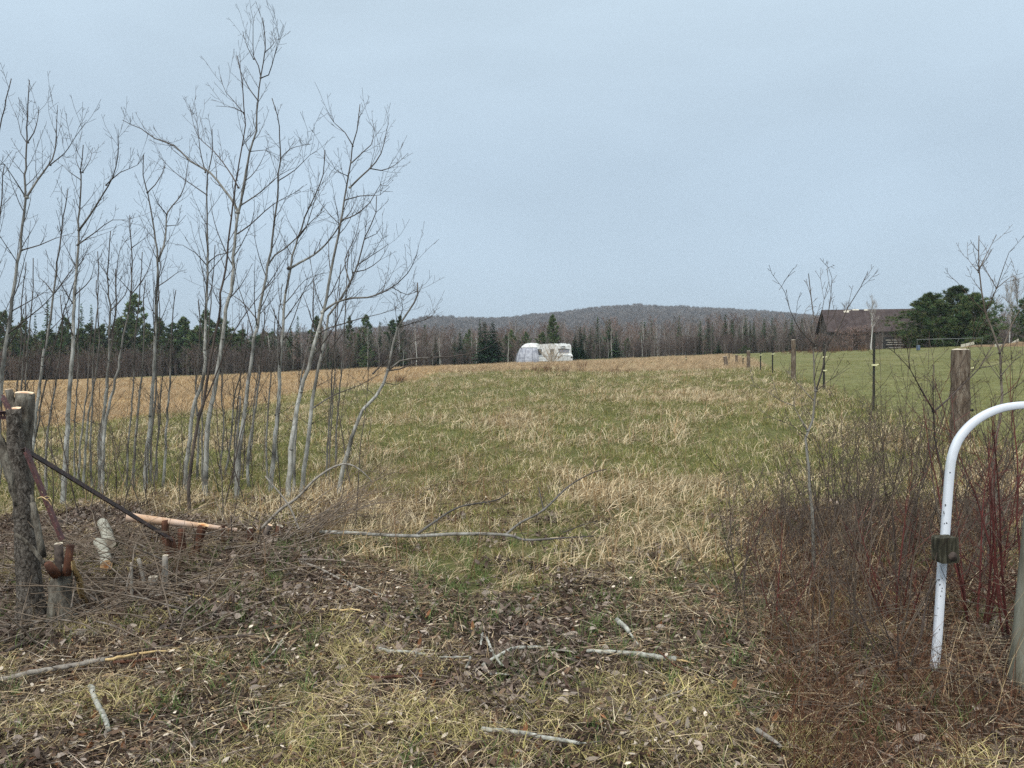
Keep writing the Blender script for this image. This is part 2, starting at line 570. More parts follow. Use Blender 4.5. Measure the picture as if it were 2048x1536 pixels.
def zones(x, y):
    """litter, brown, green patch, pasture, crest straw, right brush: each 0..1."""
    n1 = fbm(x * 0.9, y * 0.9, 11) - 0.5
    n2 = fbm(x * 0.16, y * 0.16, 23) - 0.5
    yb = 5.0 + np.clip((-x - 0.3) * 0.9, 0, 3.0) + n1 * 2.2
    litter = 1 - sstep(-0.7, 0.9, y - yb)
    bx = np.interp(y, [8, 15, 20, 24, 29, 53, 74, 95, 130], [-16, -14, -12.5, -11, -8.3, -6.3, -4.5, -2, 4]) + n2 * 5
    brown = 1 - sstep(-1.5, 1.5, x - bx)
    farg = sstep(112, 122, y + n2 * 10) * sstep(-85, -70, x)
    brown = brown * (1 - farg)
    pasture = sstep(-0.4, 0.8, x - fence_x(y)) * sstep(6, 8, y)
    pasture = np.maximum(pasture, farg)
    crest = sstep(48, 58, y + n2 * 20 + x * 0.5) * (1 - sstep(96, 104, y)) * (1 - brown) * (1 - pasture)
    rbrush = sstep(-0.35, 0.5, x - (0.30 * y + 0.05) + n1) * (1 - sstep(6.2, 7.8, y)) * (1 - sstep(0, 1, x - 6.5))
    green = sstep(0.33, 0.50, fbm(x * 0.30 + 7, y * 0.2, 31) + 0.3 * (fbm(x * 1.7, y * 1.2, 37) - 0.5) + 0.06 * sstep(9, 16, y) - 0.10 * (1 - sstep(7, 10, y)))
    return litter, brown, green, pasture, crest, rbrush


def make_ground():
    xs = [0.0]
    st = 0.12
    while xs[-1] < 3500:
        if xs[-1] > 6:
            st *= 1.06
        xs.append(xs[-1] + st)
    xs = np.array([-v for v in reversed(xs[1:])] + xs)
    ys = [-30.0, -15, -8, -4, -2, 0, 1, 1.8]
    st = 0.1
    while ys[-1] < 2600:
        if ys[-1] > 9:
            st *= 1.035
        ys.append(ys[-1] + st)
    ys = np.array(ys)
    X, Y = np.meshgrid(xs, ys)
    Z = height(X, Y)
    Z = Z + (fbm(X * 5, Y * 5, 91) - 0.5) * 0.03 * (1 - sstep(8, 12, Y))
    nx, ny = len(xs), len(ys)
    me = bpy.data.meshes.new('ground')
    v = np.stack([X, Y, Z], -1).reshape(-1, 3)
    idx = np.arange(nx * ny).reshape(ny, nx)
    q = np.stack([idx[:-1, :-1], idx[:-1, 1:], idx[1:, 1:], idx[1:, :-1]], -1).reshape(-1, 4)
    me.vertices.add(len(v)); me.vertices.foreach_set('co', v.ravel())
    me.loops.add(q.size); me.loops.foreach_set('vertex_index', q.ravel())
    me.polygons.add(len(q)); me.polygons.foreach_set('loop_start', np.arange(0, q.size, 4))
    me.polygons.foreach_set('loop_total', np.full(len(q), 4))
    me.update(calc_edges=True)
    me.polygons.foreach_set('use_smooth', np.ones(len(q), bool))
    li, br, gr, pa, cr_, rb = zones(v[:, 0], v[:, 1])
    for nm, arr in (('litter', np.maximum(li, rb)), ('brown', br), ('green', gr), ('pasture', pa), ('crest', cr_)):
        a = me.attributes.new(nm, 'FLOAT', 'POINT')
        a.data.foreach_set('value', np.asarray(arr, np.float32))
    m, n, l, out = new_mat('field_ground')
    b = principled(n, l, out, 0.95, 0.1)
    fine = noise_tex(n, l, 26, 6, 0.7, coord='Object')
    mid = noise_tex(n, l, 1.3, 6, 0.65, coord='Object')
    far = noise_tex(n, l, 0.25, 6, 0.7, (1, 0.5, 1), coord='Object')
    soil = ramp(n, l, fine, [(0.3, (0.018, 0.013, 0.01)), (0.5, (0.05, 0.036, 0.027)), (0.65, (0.10, 0.073, 0.055)), (0.8, (0.2, 0.155, 0.12))])
    straw = ramp(n, l, fine, [(0.3, (0.05, 0.04, 0.02)), (0.5, (0.13, 0.10, 0.05)), (0.75, (0.28, 0.22, 0.12))])
    grn = ramp(n, l, fine, [(0.3, (0.05, 0.06, 0.022)), (0.55, (0.12, 0.135, 0.045)), (0.8, (0.22, 0.215, 0.09))])
    c = mixc(n, l, math_node(n, l, 'MULTIPLY', attr(n, 'green').outputs['Fac'], 0.75), straw, grn)
    brn = ramp(n, l, far, [(0.3, (0.30, 0.185, 0.085)), (0.5, (0.46, 0.31, 0.145)), (0.65, (0.54, 0.39, 0.2)), (0.8, (0.38, 0.25, 0.14))])
    c = mixc(n, l, attr(n, 'brown').outputs['Fac'], c, brn)
    pas = ramp(n, l, far, [(0.3, (0.16, 0.165, 0.07)), (0.5, (0.205, 0.20, 0.09)), (0.7, (0.28, 0.245, 0.125))])
    pas = mixc(n, l, 0.35, pas, grn)
    c = mixc(n, l, attr(n, 'pasture').outputs['Fac'], c, pas)
    crs = ramp(n, l, far, [(0.3, (0.34, 0.25, 0.15)), (0.6, (0.44, 0.34, 0.22)), (0.8, (0.27, 0.24, 0.11))])
    c = mixc(n, l, math_node(n, l, 'MULTIPLY', attr(n, 'crest').outputs['Fac'], 0.8), c, crs)
    c = mixc(n, l, attr(n, 'litter').outputs['Fac'], c, soil)
    vary = ramp(n, l, mid, [(0.3, (0.75, 0.73, 0.7)), (0.7, (1.15, 1.15, 1.15))])
    c = mixc(n, l, 1.0, c, vary, 'MULTIPLY')
    l.new(c, b.inputs['Base Color'])
    bump(n, l, b, fine, 0.5, 0.02)
    me.materials.append(m)
    o = bpy.data.objects.new('ground', me)
    COL.objects.link(o)
    tag(o, 'rough field of straw and green grass rising to a low crest', 'field', kind='structure')


make_ground()


# ------------------------------------------------------------------ scatter: one object whose geometry nodes place clumps on points
def proto(mb, name, mat):
    o = bpy.data.objects.new(name, mb.mesh(name, mat, None, False))   # only a source of geometry: never linked to the scene
    return o


def scatter(name, label, cat, protos, pts, rot, scl, idx, kind='stuff'):
    me = bpy.data.meshes.new(name)
    n = len(pts)
    me.vertices.add(n)
    me.vertices.foreach_set('co', np.asarray(pts, np.float32).ravel())
    a = me.attributes.new('rot', 'FLOAT_VECTOR', 'POINT'); a.data.foreach_set('vector', np.asarray(rot, np.float32).ravel())
    a = me.attributes.new('scl', 'FLOAT_VECTOR', 'POINT'); a.data.foreach_set('vector', np.asarray(scl, np.float32).ravel())
    a = me.attributes.new('idx', 'INT', 'POINT'); a.data.foreach_set('value', np.asarray(idx, np.int32))
    o = bpy.data.objects.new(name, me)
    COL.objects.link(o)
    ng = bpy.data.node_groups.new(name + '_nodes', 'GeometryNodeTree')
    ng.interface.new_socket('Geometry', in_out='INPUT', socket_type='NodeSocketGeometry')
    ng.interface.new_socket('Geometry', in_out='OUTPUT', socket_type='NodeSocketGeometry')
    N, L = ng.nodes, ng.links
    gi, go = N.new('NodeGroupInput'), N.new('NodeGroupOutput')
    join = N.new('GeometryNodeJoinGeometry')
    for p in reversed(protos):
        oi = N.new('GeometryNodeObjectInfo')
        oi.inputs['Object'].default_value = p
        oi.inputs['As Instance'].default_value = False
        g2 = N.new('GeometryNodeGeometryToInstance')
        L.new(oi.outputs['Geometry'], g2.inputs[0])
        L.new(g2.outputs[0], join.inputs[0])
    iop = N.new('GeometryNodeInstanceOnPoints')
    L.new(gi.outputs[0], iop.inputs['Points'])
    L.new(join.outputs[0], iop.inputs['Instance'])
    iop.inputs['Pick Instance'].default_value = True

    def named(nm, typ):
        q = N.new('GeometryNodeInputNamedAttribute')
        q.data_type = typ
        q.inputs['Name'].default_value = nm
        return q.outputs[0]
    L.new(named('idx', 'INT'), iop.inputs['Instance Index'])
    er = N.new('FunctionNodeEulerToRotation')
    L.new(named('rot', 'FLOAT_VECTOR'), er.inputs[0])
    L.new(er.outputs[0], iop.inputs['Rotation'])
    L.new(named('scl', 'FLOAT_VECTOR'), iop.inputs['Scale'])
    L.new(iop.outputs[0], go.inputs[0])
    md = o.modifiers.new('scatter', 'NODES')
    md.node_group = ng
    tag(o, label, cat, kind=kind)
    return o


def clump(n, spread, Lr, wr, lean, bend, cols, seed, segs=3, flat=0.0, tip=None, lean_dir=None):
    r = random.Random(seed)
    mb = MB()
    for _ in range(n):
        a, q = r.uniform(0, 2 * math.pi), spread * math.sqrt(r.random())
        p = Vector((q * math.cos(a), q * math.sin(a), -0.01))
        da = r.uniform(0, 2 * math.pi) if lean_dir is None else r.gauss(lean_dir, 0.7)
        t = abs(r.gauss(lean, lean * 0.5)) + 0.03
        d = Vector((math.cos(da) * math.sin(t), math.sin(da) * math.sin(t), max(math.cos(t), 0.02)))
        sa = r.uniform(0, 2 * math.pi)
        side = Vector((math.cos(sa), math.sin(sa), r.uniform(-0.3, 0.3))).normalized()
        c = r.choice(cols)
        k = r.uniform(0.45, 1.45)
        c = tuple(x * k for x in c)
        mb.blade(p, d, r.uniform(*Lr), r.uniform(*wr), min(1.0, max(0, r.gauss(bend, 0.2))), side, c, segs, tip)
    return mb


DRY = [(0.60, 0.475, 0.30), (0.44, 0.33, 0.185), (0.76, 0.65, 0.45), (0.28, 0.195, 0.105), (0.52, 0.395, 0.235), (0.70, 0.57, 0.37)]
TAN = [(0.52, 0.355, 0.19), (0.40, 0.26, 0.13), (0.62, 0.46, 0.27)]
GRN = [(0.19, 0.225, 0.08), (0.235, 0.265, 0.10), (0.15, 0.19, 0.065), (0.31, 0.305, 0.13)]
OLV = [(0.33, 0.30, 0.105), (0.40, 0.345, 0.14), (0.26, 0.26, 0.085)]
PNK = [(0.56, 0.42, 0.27), (0.64, 0.49, 0.33), (0.48, 0.34, 0.205)]

field_protos = [
    proto(clump(14, 0.12, (0.10, 0.24), (0.007, 0.012), 0.9, 0.75, DRY, 1), 'dry_clump_a', M['grass']),            # 0
    proto(clump(17, 0.15, (0.12, 0.28), (0.007, 0.012), 1.25, 0.7, DRY + TAN, 2), 'lodged_clump', M['grass']),   # 1
    proto(clump(14, 0.11, (0.07, 0.17), (0.006, 0.011), 0.8, 0.7, DRY + OLV, 3), 'dry_clump_b', M['grass']),       # 2
    proto(clump(26, 0.13, (0.06, 0.14), (0.006, 0.010), 0.6, 0.4, GRN + OLV[:1], 4), 'green_clump', M['grass']),            # 3
    proto(clump(24, 0.14, (0.07, 0.17), (0.006, 0.010), 0.75, 0.5, GRN + OLV + DRY[:2], 5), 'mixed_clump', M['grass']),   # 4
    proto(clump(24, 0.15, (0.30, 0.55), (0.007, 0.012), 0.30, 0.35, PNK + DRY[:1], 6), 'tall_straw', M['grass']),   # 5
    proto(clump(26, 0.16, (0.04, 0.09), (0.005, 0.009), 0.8, 0.4, [(0.25, 0.235, 0.10), (0.29, 0.26, 0.125), (0.20, 0.205, 0.085), (0.19, 0.22, 0.075), (0.38, 0.30, 0.16)], 7), 'short_green', M['grass']),        # 6
    proto(clump(22, 0.18, (0.14, 0.30), (0.007, 0.012), 1.1, 0.6, TAN + DRY[:3], 8, lean_dir=0.2), 'tan_mat', M['grass']),     # 7
    proto(clump(9, 0.06, (0.14, 0.30), (0.007, 0.011), 0.8, 1.0, DRY[:3] + DRY[5:], 9, segs=4), 'arching_tuft', M['grass']),         # 8
]


def scatter_field():
    rs = np.random.RandomState(5)
    P, R, S, I = [], [], [], []
    for d0, d1, dens, k in ((2.6, 7, 75, 0.85), (7, 12, 95, 0.95), (12, 25, 40, 1.2), (25, 50, 15, 1.6), (50, 110, 5.0, 2.2)):
        area = 0.76 * (d1 * d1 - d0 * d0) + (d1 - d0) * 1.6
        n = int(area * dens)
        y = np.sqrt(rs.uniform(d0 * d0, d1 * d1, n))
        x = rs.uniform(-1, 1, n) * (0.76 * y + 0.8)
        li, br, gr, pa, cr_, rb = zones(x, y)
        u = rs.uniform(0, 1, n)
        dryp = fbm(x * 0.9, y * 0.55, 53, 3)                 # clumps of thick dead grass between greener hollows
        keep = u > np.where((li > 0.5) & ((rb < 0.5) | (y < 4.6)), 0.90, np.where(rb > 0.5, 0.35, 0.0))
        keep &= ~((pa > 0.5) & (rs.uniform(0, 1, n) < 0.35))
        keep &= ~((rb > 0.5) & (rs.uniform(0, 1, n) < 0.35))
        w = rs.uniform(0, 1, n)
        idx = np.zeros(n, int)
        g = gr > 0.5
        idx = np.where(g, np.where(w < 0.30, 3, np.where(w < 0.64, 4, np.where(w < 0.82, 2, np.where(w < 0.92, 0, 1)))),
                       np.where(w < 0.16, 0, np.where(w < 0.30, 1, np.where(w < 0.48, 2, np.where(w < 0.78, 4, np.where(w < 0.9, 3, 8))))))
        idx = np.where((dryp > 0.55) & (w > 0.35), np.where(w < 0.62, 1, np.where(w < 0.85, 0, 8)), idx)
        near = (y < 9.0) & (w < 0.43)
        idx = np.where(near & (idx == 3), 8, idx)
        idx = np.where(cr_ > 0.5, np.where(w < 0.6, 5, np.where(w < 0.8, 2, 0)), idx)
        idx = np.where(br > 0.5, np.where(w < 0.62, 7, np.where(w < 0.85, 1, 5)), idx)
        idx = np.where(pa > 0.5, np.where(w < 0.9, 6, 4), idx)
        idx = np.where(li > 0.5, np.where(w < 0.25, 3, np.where(w < 0.55, 4, np.where(w < 0.8, 2, 8))), idx)
        idx = np.where(rb > 0.5, np.where(w < 0.45, 8, np.where(w < 0.7, 7, np.where(w < 0.93, 1, 4))), idx)
        x, y, idx, dryp, li, pa = x[keep], y[keep], idx[keep], dryp[keep], li[keep], pa[keep]
        n = len(x)
        z = height(x, y)
        sz = rs.uniform(0.7, 1.25, n) * k * np.where(dryp > 0.55, 1.15, 0.88)
        sz = sz * np.where((li > 0.5) & (rb[keep] < 0.5), 0.62, 1.0)
        hs = np.where((idx == 5) | (pa > 0.5), 0.60 / k ** 0.95, 1.0 / k ** 0.5)
        P.append(np.stack([x, y, z], -1))
        # the dead grass has mostly been pushed one way by snow and wind
        rz = np.where(rs.uniform(0, 1, n) < 0.3, rs.normal(0.0, 0.9, n), rs.uniform(-3.14, 3.14, n))
        R.append(np.stack([rs.normal(0, 0.1, n), rs.normal(0, 0.1, n), rz], -1))
        S.append(np.stack([sz, sz, sz * hs], -1))
        I.append(idx)
    scatter('grass', 'dry straw and green grass covering the sloping field', 'grass', field_protos,
            np.concatenate(P), np.concatenate(R), np.concatenate(S), np.concatenate(I))


scatter_field()


def leaf_patch(n, spread, seed, cols, size=(0.007, 0.025), straw=14, twig=7):
    r = random.Random(seed)
    mb = MB()
    for _ in range(n):
        a, q = r.uniform(0, 6.283), spread * math.sqrt(r.random())
        c = Vector((q * math.cos(a), q * math.sin(a), r.uniform(0.0, 0.03)))
        L, W = r.uniform(*size), 0
        W = L * r.uniform(0.16, 0.5)
        m = Matrix.Rotation(r.uniform(0, 6.28), 3, 'Z') @ Matrix.Rotation(r.gauss(0, 0.5), 3, 'X') @ Matrix.Rotation(r.gauss(0, 0.5), 3, 'Y')
        curl = r.uniform(-0.5, 0.9)
        k = r.uniform(0.45, 1.45)
        col = tuple(x * k for x in r.choice(cols))
        b = len(mb.v)
        for i, (s_, w_) in enumerate(((-1, 0.15), (-0.35, 0.9), (0.35, 0.8), (1, 0.05))):
            for e_ in (-1, 1):
                mb.vert(c + m @ Vector((s_ * L, e_ * w_ * W, curl * L * (s_ * s_ * 0.6) + (0.35 * abs(curl) * W * w_))), 0, 0, col)
        for i in range(3):
            mb.f.append((b + 2 * i, b + 2 * i + 1, b + 2 * i + 3, b + 2 * i + 2))
    for _ in range(straw):
        a, q = r.uniform(0, 6.283), spread * math.sqrt(r.random())
        t = r.uniform(0, 6.28)
        k = r.uniform(0.7, 1.2)
        mb.blade(Vector((q * math.cos(a), q * math.sin(a), r.uniform(0.005, 0.04))), Vector((math.cos(t), math.sin(t), r.gauss(0.12, 0.12))),
                 r.uniform(0.04, 0.17), r.uniform(0.0013, 0.0032), 0.2, Vector((-math.sin(t), math.cos(t), r.uniform(-0.6, 0.6))), tuple(x * k for x in r.choice(DRY + LEAFC[:3])), 2)
    for _ in range(twig):
        a, q, t = r.uniform(0, 6.283), spread * math.sqrt(r.random()), r.uniform(0, 6.28)
        p = Vector((q * math.cos(a), q * math.sin(a), r.uniform(0.005, 0.03)))
        d = Vector((math.cos(t), math.sin(t), r.gauss(0.05, 0.1)))
        L = r.uniform(0.05, 0.22)
        k = r.uniform(0.6, 1.5)
        mb.tube([p, p + d * L * 0.5 + Vector((r.gauss(0, 0.01), r.gauss(0, 0.01), 0)), p + d * L], [0.0025, 0.002, 0.0012], 3, False, None, (0.15 * k, 0.115 * k, 0.09 * k))
    return mb


LEAFC = [(0.17, 0.115, 0.08), (0.26, 0.19, 0.14), (0.42, 0.35, 0.28), (0.12, 0.075, 0.05), (0.24, 0.115, 0.06), (0.34, 0.26, 0.18), (0.08, 0.052, 0.038), (0.48, 0.41, 0.33), (0.20, 0.14, 0.09), (0.14, 0.09, 0.06), (0.10, 0.065, 0.045)]
DARKC = [(0.10, 0.07, 0.055), (0.15, 0.10, 0.08), (0.22, 0.17, 0.14), (0.07, 0.05, 0.04), (0.30, 0.25, 0.21)]
litter_protos = [
    proto(leaf_patch(52, 0.22, 1, LEAFC), 'litter_a', M['leaf']),
    proto(leaf_patch(44, 0.22, 2, LEAFC, straw=18, twig=9), 'litter_b', M['leaf']),
    proto(leaf_patch(48, 0.2, 3, DARKC, size=(0.012, 0.032), straw=4, twig=9), 'litter_dark', M['leaf']),
    proto(leaf_patch(14, 0.22, 4, LEAFC, straw=46, twig=6), 'litter_straw', M['leaf']),
    proto(clump(34, 0.09, (0.06, 0.15), (0.003, 0.005), 0.9, 0.95, [(0.52, 0.43, 0.20), (0.40, 0.35, 0.14), (0.62, 0.51, 0.29), (0.27, 0.27, 0.09)], 12, segs=4), 'curly_grass', M['grass']),
    proto(leaf_patch(46, 0.22, 14, [(0.14, 0.075, 0.05), (0.20, 0.11, 0.07), (0.10, 0.055, 0.04), (0.27, 0.17, 0.11), (0.36, 0.27, 0.2)], straw=14, twig=12), 'litter_rust', M['leaf']),
    proto(clump(13, 0.035, (0.06, 0.16), (0.003, 0.006), 0.4, 0.4, [(0.14, 0.21, 0.07), (0.18, 0.255, 0.09), (0.11, 0.17, 0.06)], 13, segs=4), 'fresh_tuft', M['grass']),
]


def scatter_litter():
    rs = np.random.RandomState(9)
    n = 5200
    y = np.sqrt(rs.uniform(2.3 ** 2, 9.5 ** 2, n))
    x = rs.uniform(-1, 1, n) * (0.76 * y + 0.8)
    li, br, gr, pa, cr_, rb = zones(x, y)
    l2 = np.maximum(li, rb)
    keep = rs.uniform(0, 1, n) < np.where(l2 > 0.35, 1.0, 0.10)
    keep &= ~((y > 7.5) & (x > 0))
    x, y, rb = x[keep], y[keep], rb[keep]
    n = len(x)
    w = rs.uniform(0, 1, n)
    dk = fbm(x * 1.1, y * 1.1, 71)
    low = fbm(x * 1.4 + 3, y * 1.6, 77)
    idx = np.where(w < 0.40, 0, np.where(w < 0.76, 1, np.where(w < 0.86, 2, 3)))
    idx = np.where((dk > 0.60) & (w < 0.75), 2, idx)
    idx = np.where((low > 0.60) & (w > 0.35), 3, idx)
    idx = np.where((rb > 0.4) & (w < 0.75), 5, idx)
    idx = np.where((x < -1.3) & (y > 4.4) & (w < 0.7), 2, idx)
    z = height(x, y) + 0.004
    s = rs.uniform(0.8, 1.25, n)
    P = [np.stack([x, y, z], -1)]
    R = [np.stack([rs.normal(0, 0.05, n), rs.normal(0, 0.05, n), rs.uniform(-3.14, 3.14, n)], -1)]
    S = [np.stack([s, s, s], -1)]
    I = [idx]
    n = 9000
    y = np.sqrt(rs.uniform(2.3 ** 2, 6.5 ** 2, n))
    x = rs.uniform(-1, 1, n) * (0.76 * y + 0.8)
    a = fbm(x * 1.3 + 9, y * 1.5, 83) + 0.07 * (1 - sstep(3.2, 4.0, y)) * (1 - sstep(0.5, 1.3, np.abs(x + 0.15)))
    b = fbm(x * 1.8 + 5, y * 1.9, 87) + 0.05 * (1 - sstep(3.0, 4.4, y))
    b = np.where(rs.uniform(0, 1, n) < 0.30, b, 0)
    a = np.where(rs.uniform(0, 1, n) < 0.7, a, 0)
    pick = np.where(a > 0.625, 4, np.where(b > 0.50, 6, -1))
    x, y, pick = x[pick >= 0], y[pick >= 0], pick[pick >= 0]
    n = len(x)
    s = rs.uniform(0.6, 1.2, n)
    P.append(np.stack([x, y, height(x, y) + 0.005], -1))
    R.append(np.stack([rs.normal(0, 0.1, n), rs.normal(0, 0.1, n), rs.uniform(-3.14, 3.14, n)], -1))
    S.append(np.stack([s, s, s], -1))
    I.append(pick)
    scatter('leaf_litter', 'dead brown leaves, straw and small tufts littering the near ground', 'leaf litter', litter_protos,
            np.concatenate(P), np.concatenate(R), np.concatenate(S), np.concatenate(I))


scatter_litter()

# ------------------------------------------------------------------ hill and haze
def make_hill():
    ridge = [(-1400, 690), (-300, 684), (300, 678), (640, 668), (760, 661), (830, 653), (880, 643), (920, 639), (1000, 641), (1050, 637), (1110, 630), (1160, 622), (1210, 617), (1250, 615),
             (1330, 618), (1400, 623), (1480, 630), (1560, 639), (1620, 646), (1700, 655), (1900, 664), (2300, 676), (3400, 690)]
    rx = np.array([(p[0] - 1024) / FPX * 1700 for p in ridge])
    rz = np.array([at(p[0], p[1] + 11, 1700).z for p in ridge])
    xs = np.arange(-2600, 2601, 26.0)
    ys = np.concatenate([np.arange(520, 1720, 24.0), np.arange(1720, 2700, 70.0)])
    X, Y = np.meshgrid(xs, ys)
    top = np.interp(X, rx, rz)
    rise = sstep(560, 1700, Y)
    Z = 3 + (top - 3) * rise ** 1.2 * np.where(Y > 1700, np.exp(-((Y - 1700) / 600.0) ** 2), 1)
    Z = Z + (fbm(X / 160.0, Y / 160.0, 41) - 0.5) * 26 * rise * (1 - sstep(1500, 1700, Y))
    v = np.stack([X, Y, Z], -1).reshape(-1, 3)
    idx = np.arange(len(xs) * len(ys)).reshape(len(ys), len(xs))
    q = np.stack([idx[:-1, :-1], idx[:-1, 1:], idx[1:, 1:], idx[1:, :-1]], -1).reshape(-1, 4)
    me = bpy.data.meshes.new('hill')
    me.from_pydata(v.tolist(), [], q.tolist())
    me.polygons.foreach_set('use_smooth', [True] * len(q))
    me.materials.append(M['hill'])
    o = bpy.data.objects.new('hill', me)
    COL.objects.link(o)
    tag(o, 'long low wooded hill on the horizon behind the camper', 'hill', kind='structure')

    def hh(x, y):
        t = np.interp(x, rx, rz)
        r = sstep(560, 1700, y)
        z = 3 + (t - 3) * r ** 1.2
        return z + (fbm(x / 160.0, y / 160.0, 41) - 0.5) * 26 * r * (1 - sstep(1500, 1700, y))
    return hh


hill_h = make_hill()


# ------------------------------------------------------------------ trees of the far wood: prototypes
def fuzz_tree(mb_t, mb_c, H, seed, cols, width=0.22, limbs=16, twigs=26, tw=0.035, trunk_r=0.11, lowest=0.25, up=0.75, tcol=(0.2, 0.18, 0.16)):
    """A leafless tree: a tapered stem, limbs that climb, and very many thin twigs."""
    r = random.Random(seed)
    pts, x, y = [], 0.0, 0.0
    N = 9
    for i in range(N + 1):
        pts.append(Vector((x, y, H * i / N)))
        x += r.gauss(0, 0.02 * H / N * 3); y += r.gauss(0, 0.02 * H / N * 3)
    mb_t.tube(pts, [trunk_r * (1 - 0.92 * i / N) for i in range(N + 1)], 5, True, None, tcol)
    for k in range(limbs):
        t = lowest + (0.97 - lowest) * (k + r.random()) / limbs
        i = min(N - 1, int(t * N))
        p = pts[i].lerp(pts[i + 1], t * N - i)
        a = r.uniform(0, 6.283)
        L = H * width * (1.15 - 0.75 * abs(t - 0.55)) * r.uniform(0.7, 1.2) * (1.0 if t < 0.8 else 0.6)
        d = Vector((math.cos(a), math.sin(a), up * r.uniform(0.7, 1.5))).normalized()
        q, lp = p.copy(), [p.copy()]
        for _s in range(4):
            d = (d + Vector((r.gauss(0, 0.15), r.gauss(0, 0.15), 0.18))).normalized()
            q = q + d * L / 4
            lp.append(q.copy())
        mb_c.tube(lp, [trunk_r * 0.3 * (1 - t * 0.5), trunk_r * 0.22, trunk_r * 0.16, 0.02, 0.012], 3, False, None, tuple(c * 0.9 for c in tcol))
        for _j in range(twigs):
            s_ = r.random() ** 0.7
            ii = min(3, int(s_ * 4))
            b = lp[ii].lerp(lp[ii + 1], s_ * 4 - ii)
            dd = (d * 0.5 + Vector((r.gauss(0, 0.6), r.gauss(0, 0.6), r.gauss(0.5, 0.45)))).normalized()
            tl = L * r.uniform(0.18, 0.5)
            side = dd.cross(Vector((r.gauss(0, 1), r.gauss(0, 1), r.gauss(0, 1)))).normalized()
            k2 = r.uniform(0.7, 1.3)
            mb_c.blade(b, dd, tl, tw, 0.05, side, tuple(c * k2 for c in r.choice(cols)), 2)


def conifer(mb_t, mb_c, H, W, seed, cols, layers=30, per=17, droop=0.25, needle=(0.30, 0.55), lowest=0.06, ragged=0.2, trunk_r=0.13, power=0.9):
    """A spruce or fir: whorls of drooping boughs, each a spray of many small needle-clump faces."""
    r = random.Random(seed)
    mb_t.tube([Vector((0, 0, 0)), Vector((0, 0, H * 0.5)), Vector((0, 0, H * 0.98))], [trunk_r, trunk_r * 0.6, 0.015], 5, True, None, (0.12, 0.10, 0.085))
    for k in range(layers):
        t = lowest + (0.985 - lowest) * k / (layers - 1)
        R = W * 0.5 * (1 - t) ** power * r.uniform(1 - ragged, 1 + ragged) + 0.05
        n = max(4, int(per * (0.35 + (1 - t))))
        off = r.uniform(0, 6.28)
        for j in range(n):
            a = off + 6.283 * j / n + r.gauss(0, 0.15)
            RR = R * r.uniform(1 - ragged * 1.6, 1 + ragged)
            z = H * t + r.gauss(0, H * 0.012)
            m = max(2, int(RR / 0.22))
            for q in range(m):
                s_ = (q + r.random()) / m
                p = Vector((math.cos(a) * RR * s_, math.sin(a) * RR * s_, z - droop * RR * s_ * s_ + 0.06 * H / layers))
                L = r.uniform(*needle) * (0.6 + 0.6 * (1 - t))
                da = a + r.gauss(0, 0.7)
                d = Vector((math.cos(da), math.sin(da), r.gauss(0.05, 0.35)))
                side = Vector((-math.sin(da), math.cos(da), r.gauss(0, 0.5))).normalized()
                kk = r.uniform(0.6, 1.35)
                mb_c.blade(p, d, L, L * 0.75, 0.3, side, tuple(c * kk for c in r.choice(cols)), 1)
    return


def pine(mb_t, mb_c, H, W, seed, cols, boughs=34, lowest=0.2, clumps=11, tuft=11, tl=(0.3, 0.6), trunk_r=0.17, dome=1.6, nw=0.42):
    """A white pine: upswept boughs ending in plumes, gaps between them."""
    r = random.Random(seed)
    lean = r.uniform(-0.03, 0.03)
    mb_t.tube([Vector((0, 0, 0)), Vector((lean * H * 0.5, 0, H * 0.5)), Vector((lean * H, 0, H * 0.97))], [trunk_r, trunk_r * 0.65, 0.03], 6, True, None, (0.13, 0.11, 0.095))
    for k in range(boughs):
        t = lowest + (0.98 - lowest) * (k + r.random() * 0.8) / boughs
        prof = max(0.08, (1 - t ** dome)) * min(1, 0.55 + 1.6 * (t - lowest))
        R = W * 0.5 * prof * r.uniform(0.6, 1.2)
        a = k * 2.4 + r.gauss(0, 0.4)
        p0 = Vector((lean * H * t, 0, H * t))
        rise = r.uniform(0.05, 0.5)
        end = p0 + Vector((math.cos(a) * R, math.sin(a) * R, R * rise + 0.15))
        mid = p0.lerp(end, 0.5) - Vector((0, 0, 0.08 * R))
        mb_t.tube([p0, mid, end], [trunk_r * 0.28 * (1.1 - t), trunk_r * 0.18 * (1.1 - t), 0.012], 3, False, None, (0.14, 0.12, 0.10))
        for c_ in range(clumps):
            s_ = 1 - (r.random() ** 1.4) * 0.75
            c0 = mid.lerp(end, (s_ - 0.5) * 2) if s_ > 0.5 else p0.lerp(mid, s_ * 2)
            c0 = c0 + Vector((r.gauss(0, 0.13), r.gauss(0, 0.13), r.gauss(0.06, 0.1))) * max(0.6, R * 0.6)
            kk = r.uniform(0.6, 1.35)
            col = r.choice(cols)
            for _ in range(tuft):
                d = Vector((r.gauss(0, 0.8) + math.cos(a) * 0.4, r.gauss(0, 0.8) + math.sin(a) * 0.4, r.gauss(0.45, 0.55))).normalized()
                side = d.cross(Vector((r.gauss(0, 1), r.gauss(0, 1), r.gauss(0, 1)))).normalized()
                L = r.uniform(*tl)
                k2 = kk * r.uniform(0.85, 1.2)
                mb_c.blade(c0, d, L, L * nw, 0.1, side, tuple(c * k2 for c in col), 1)


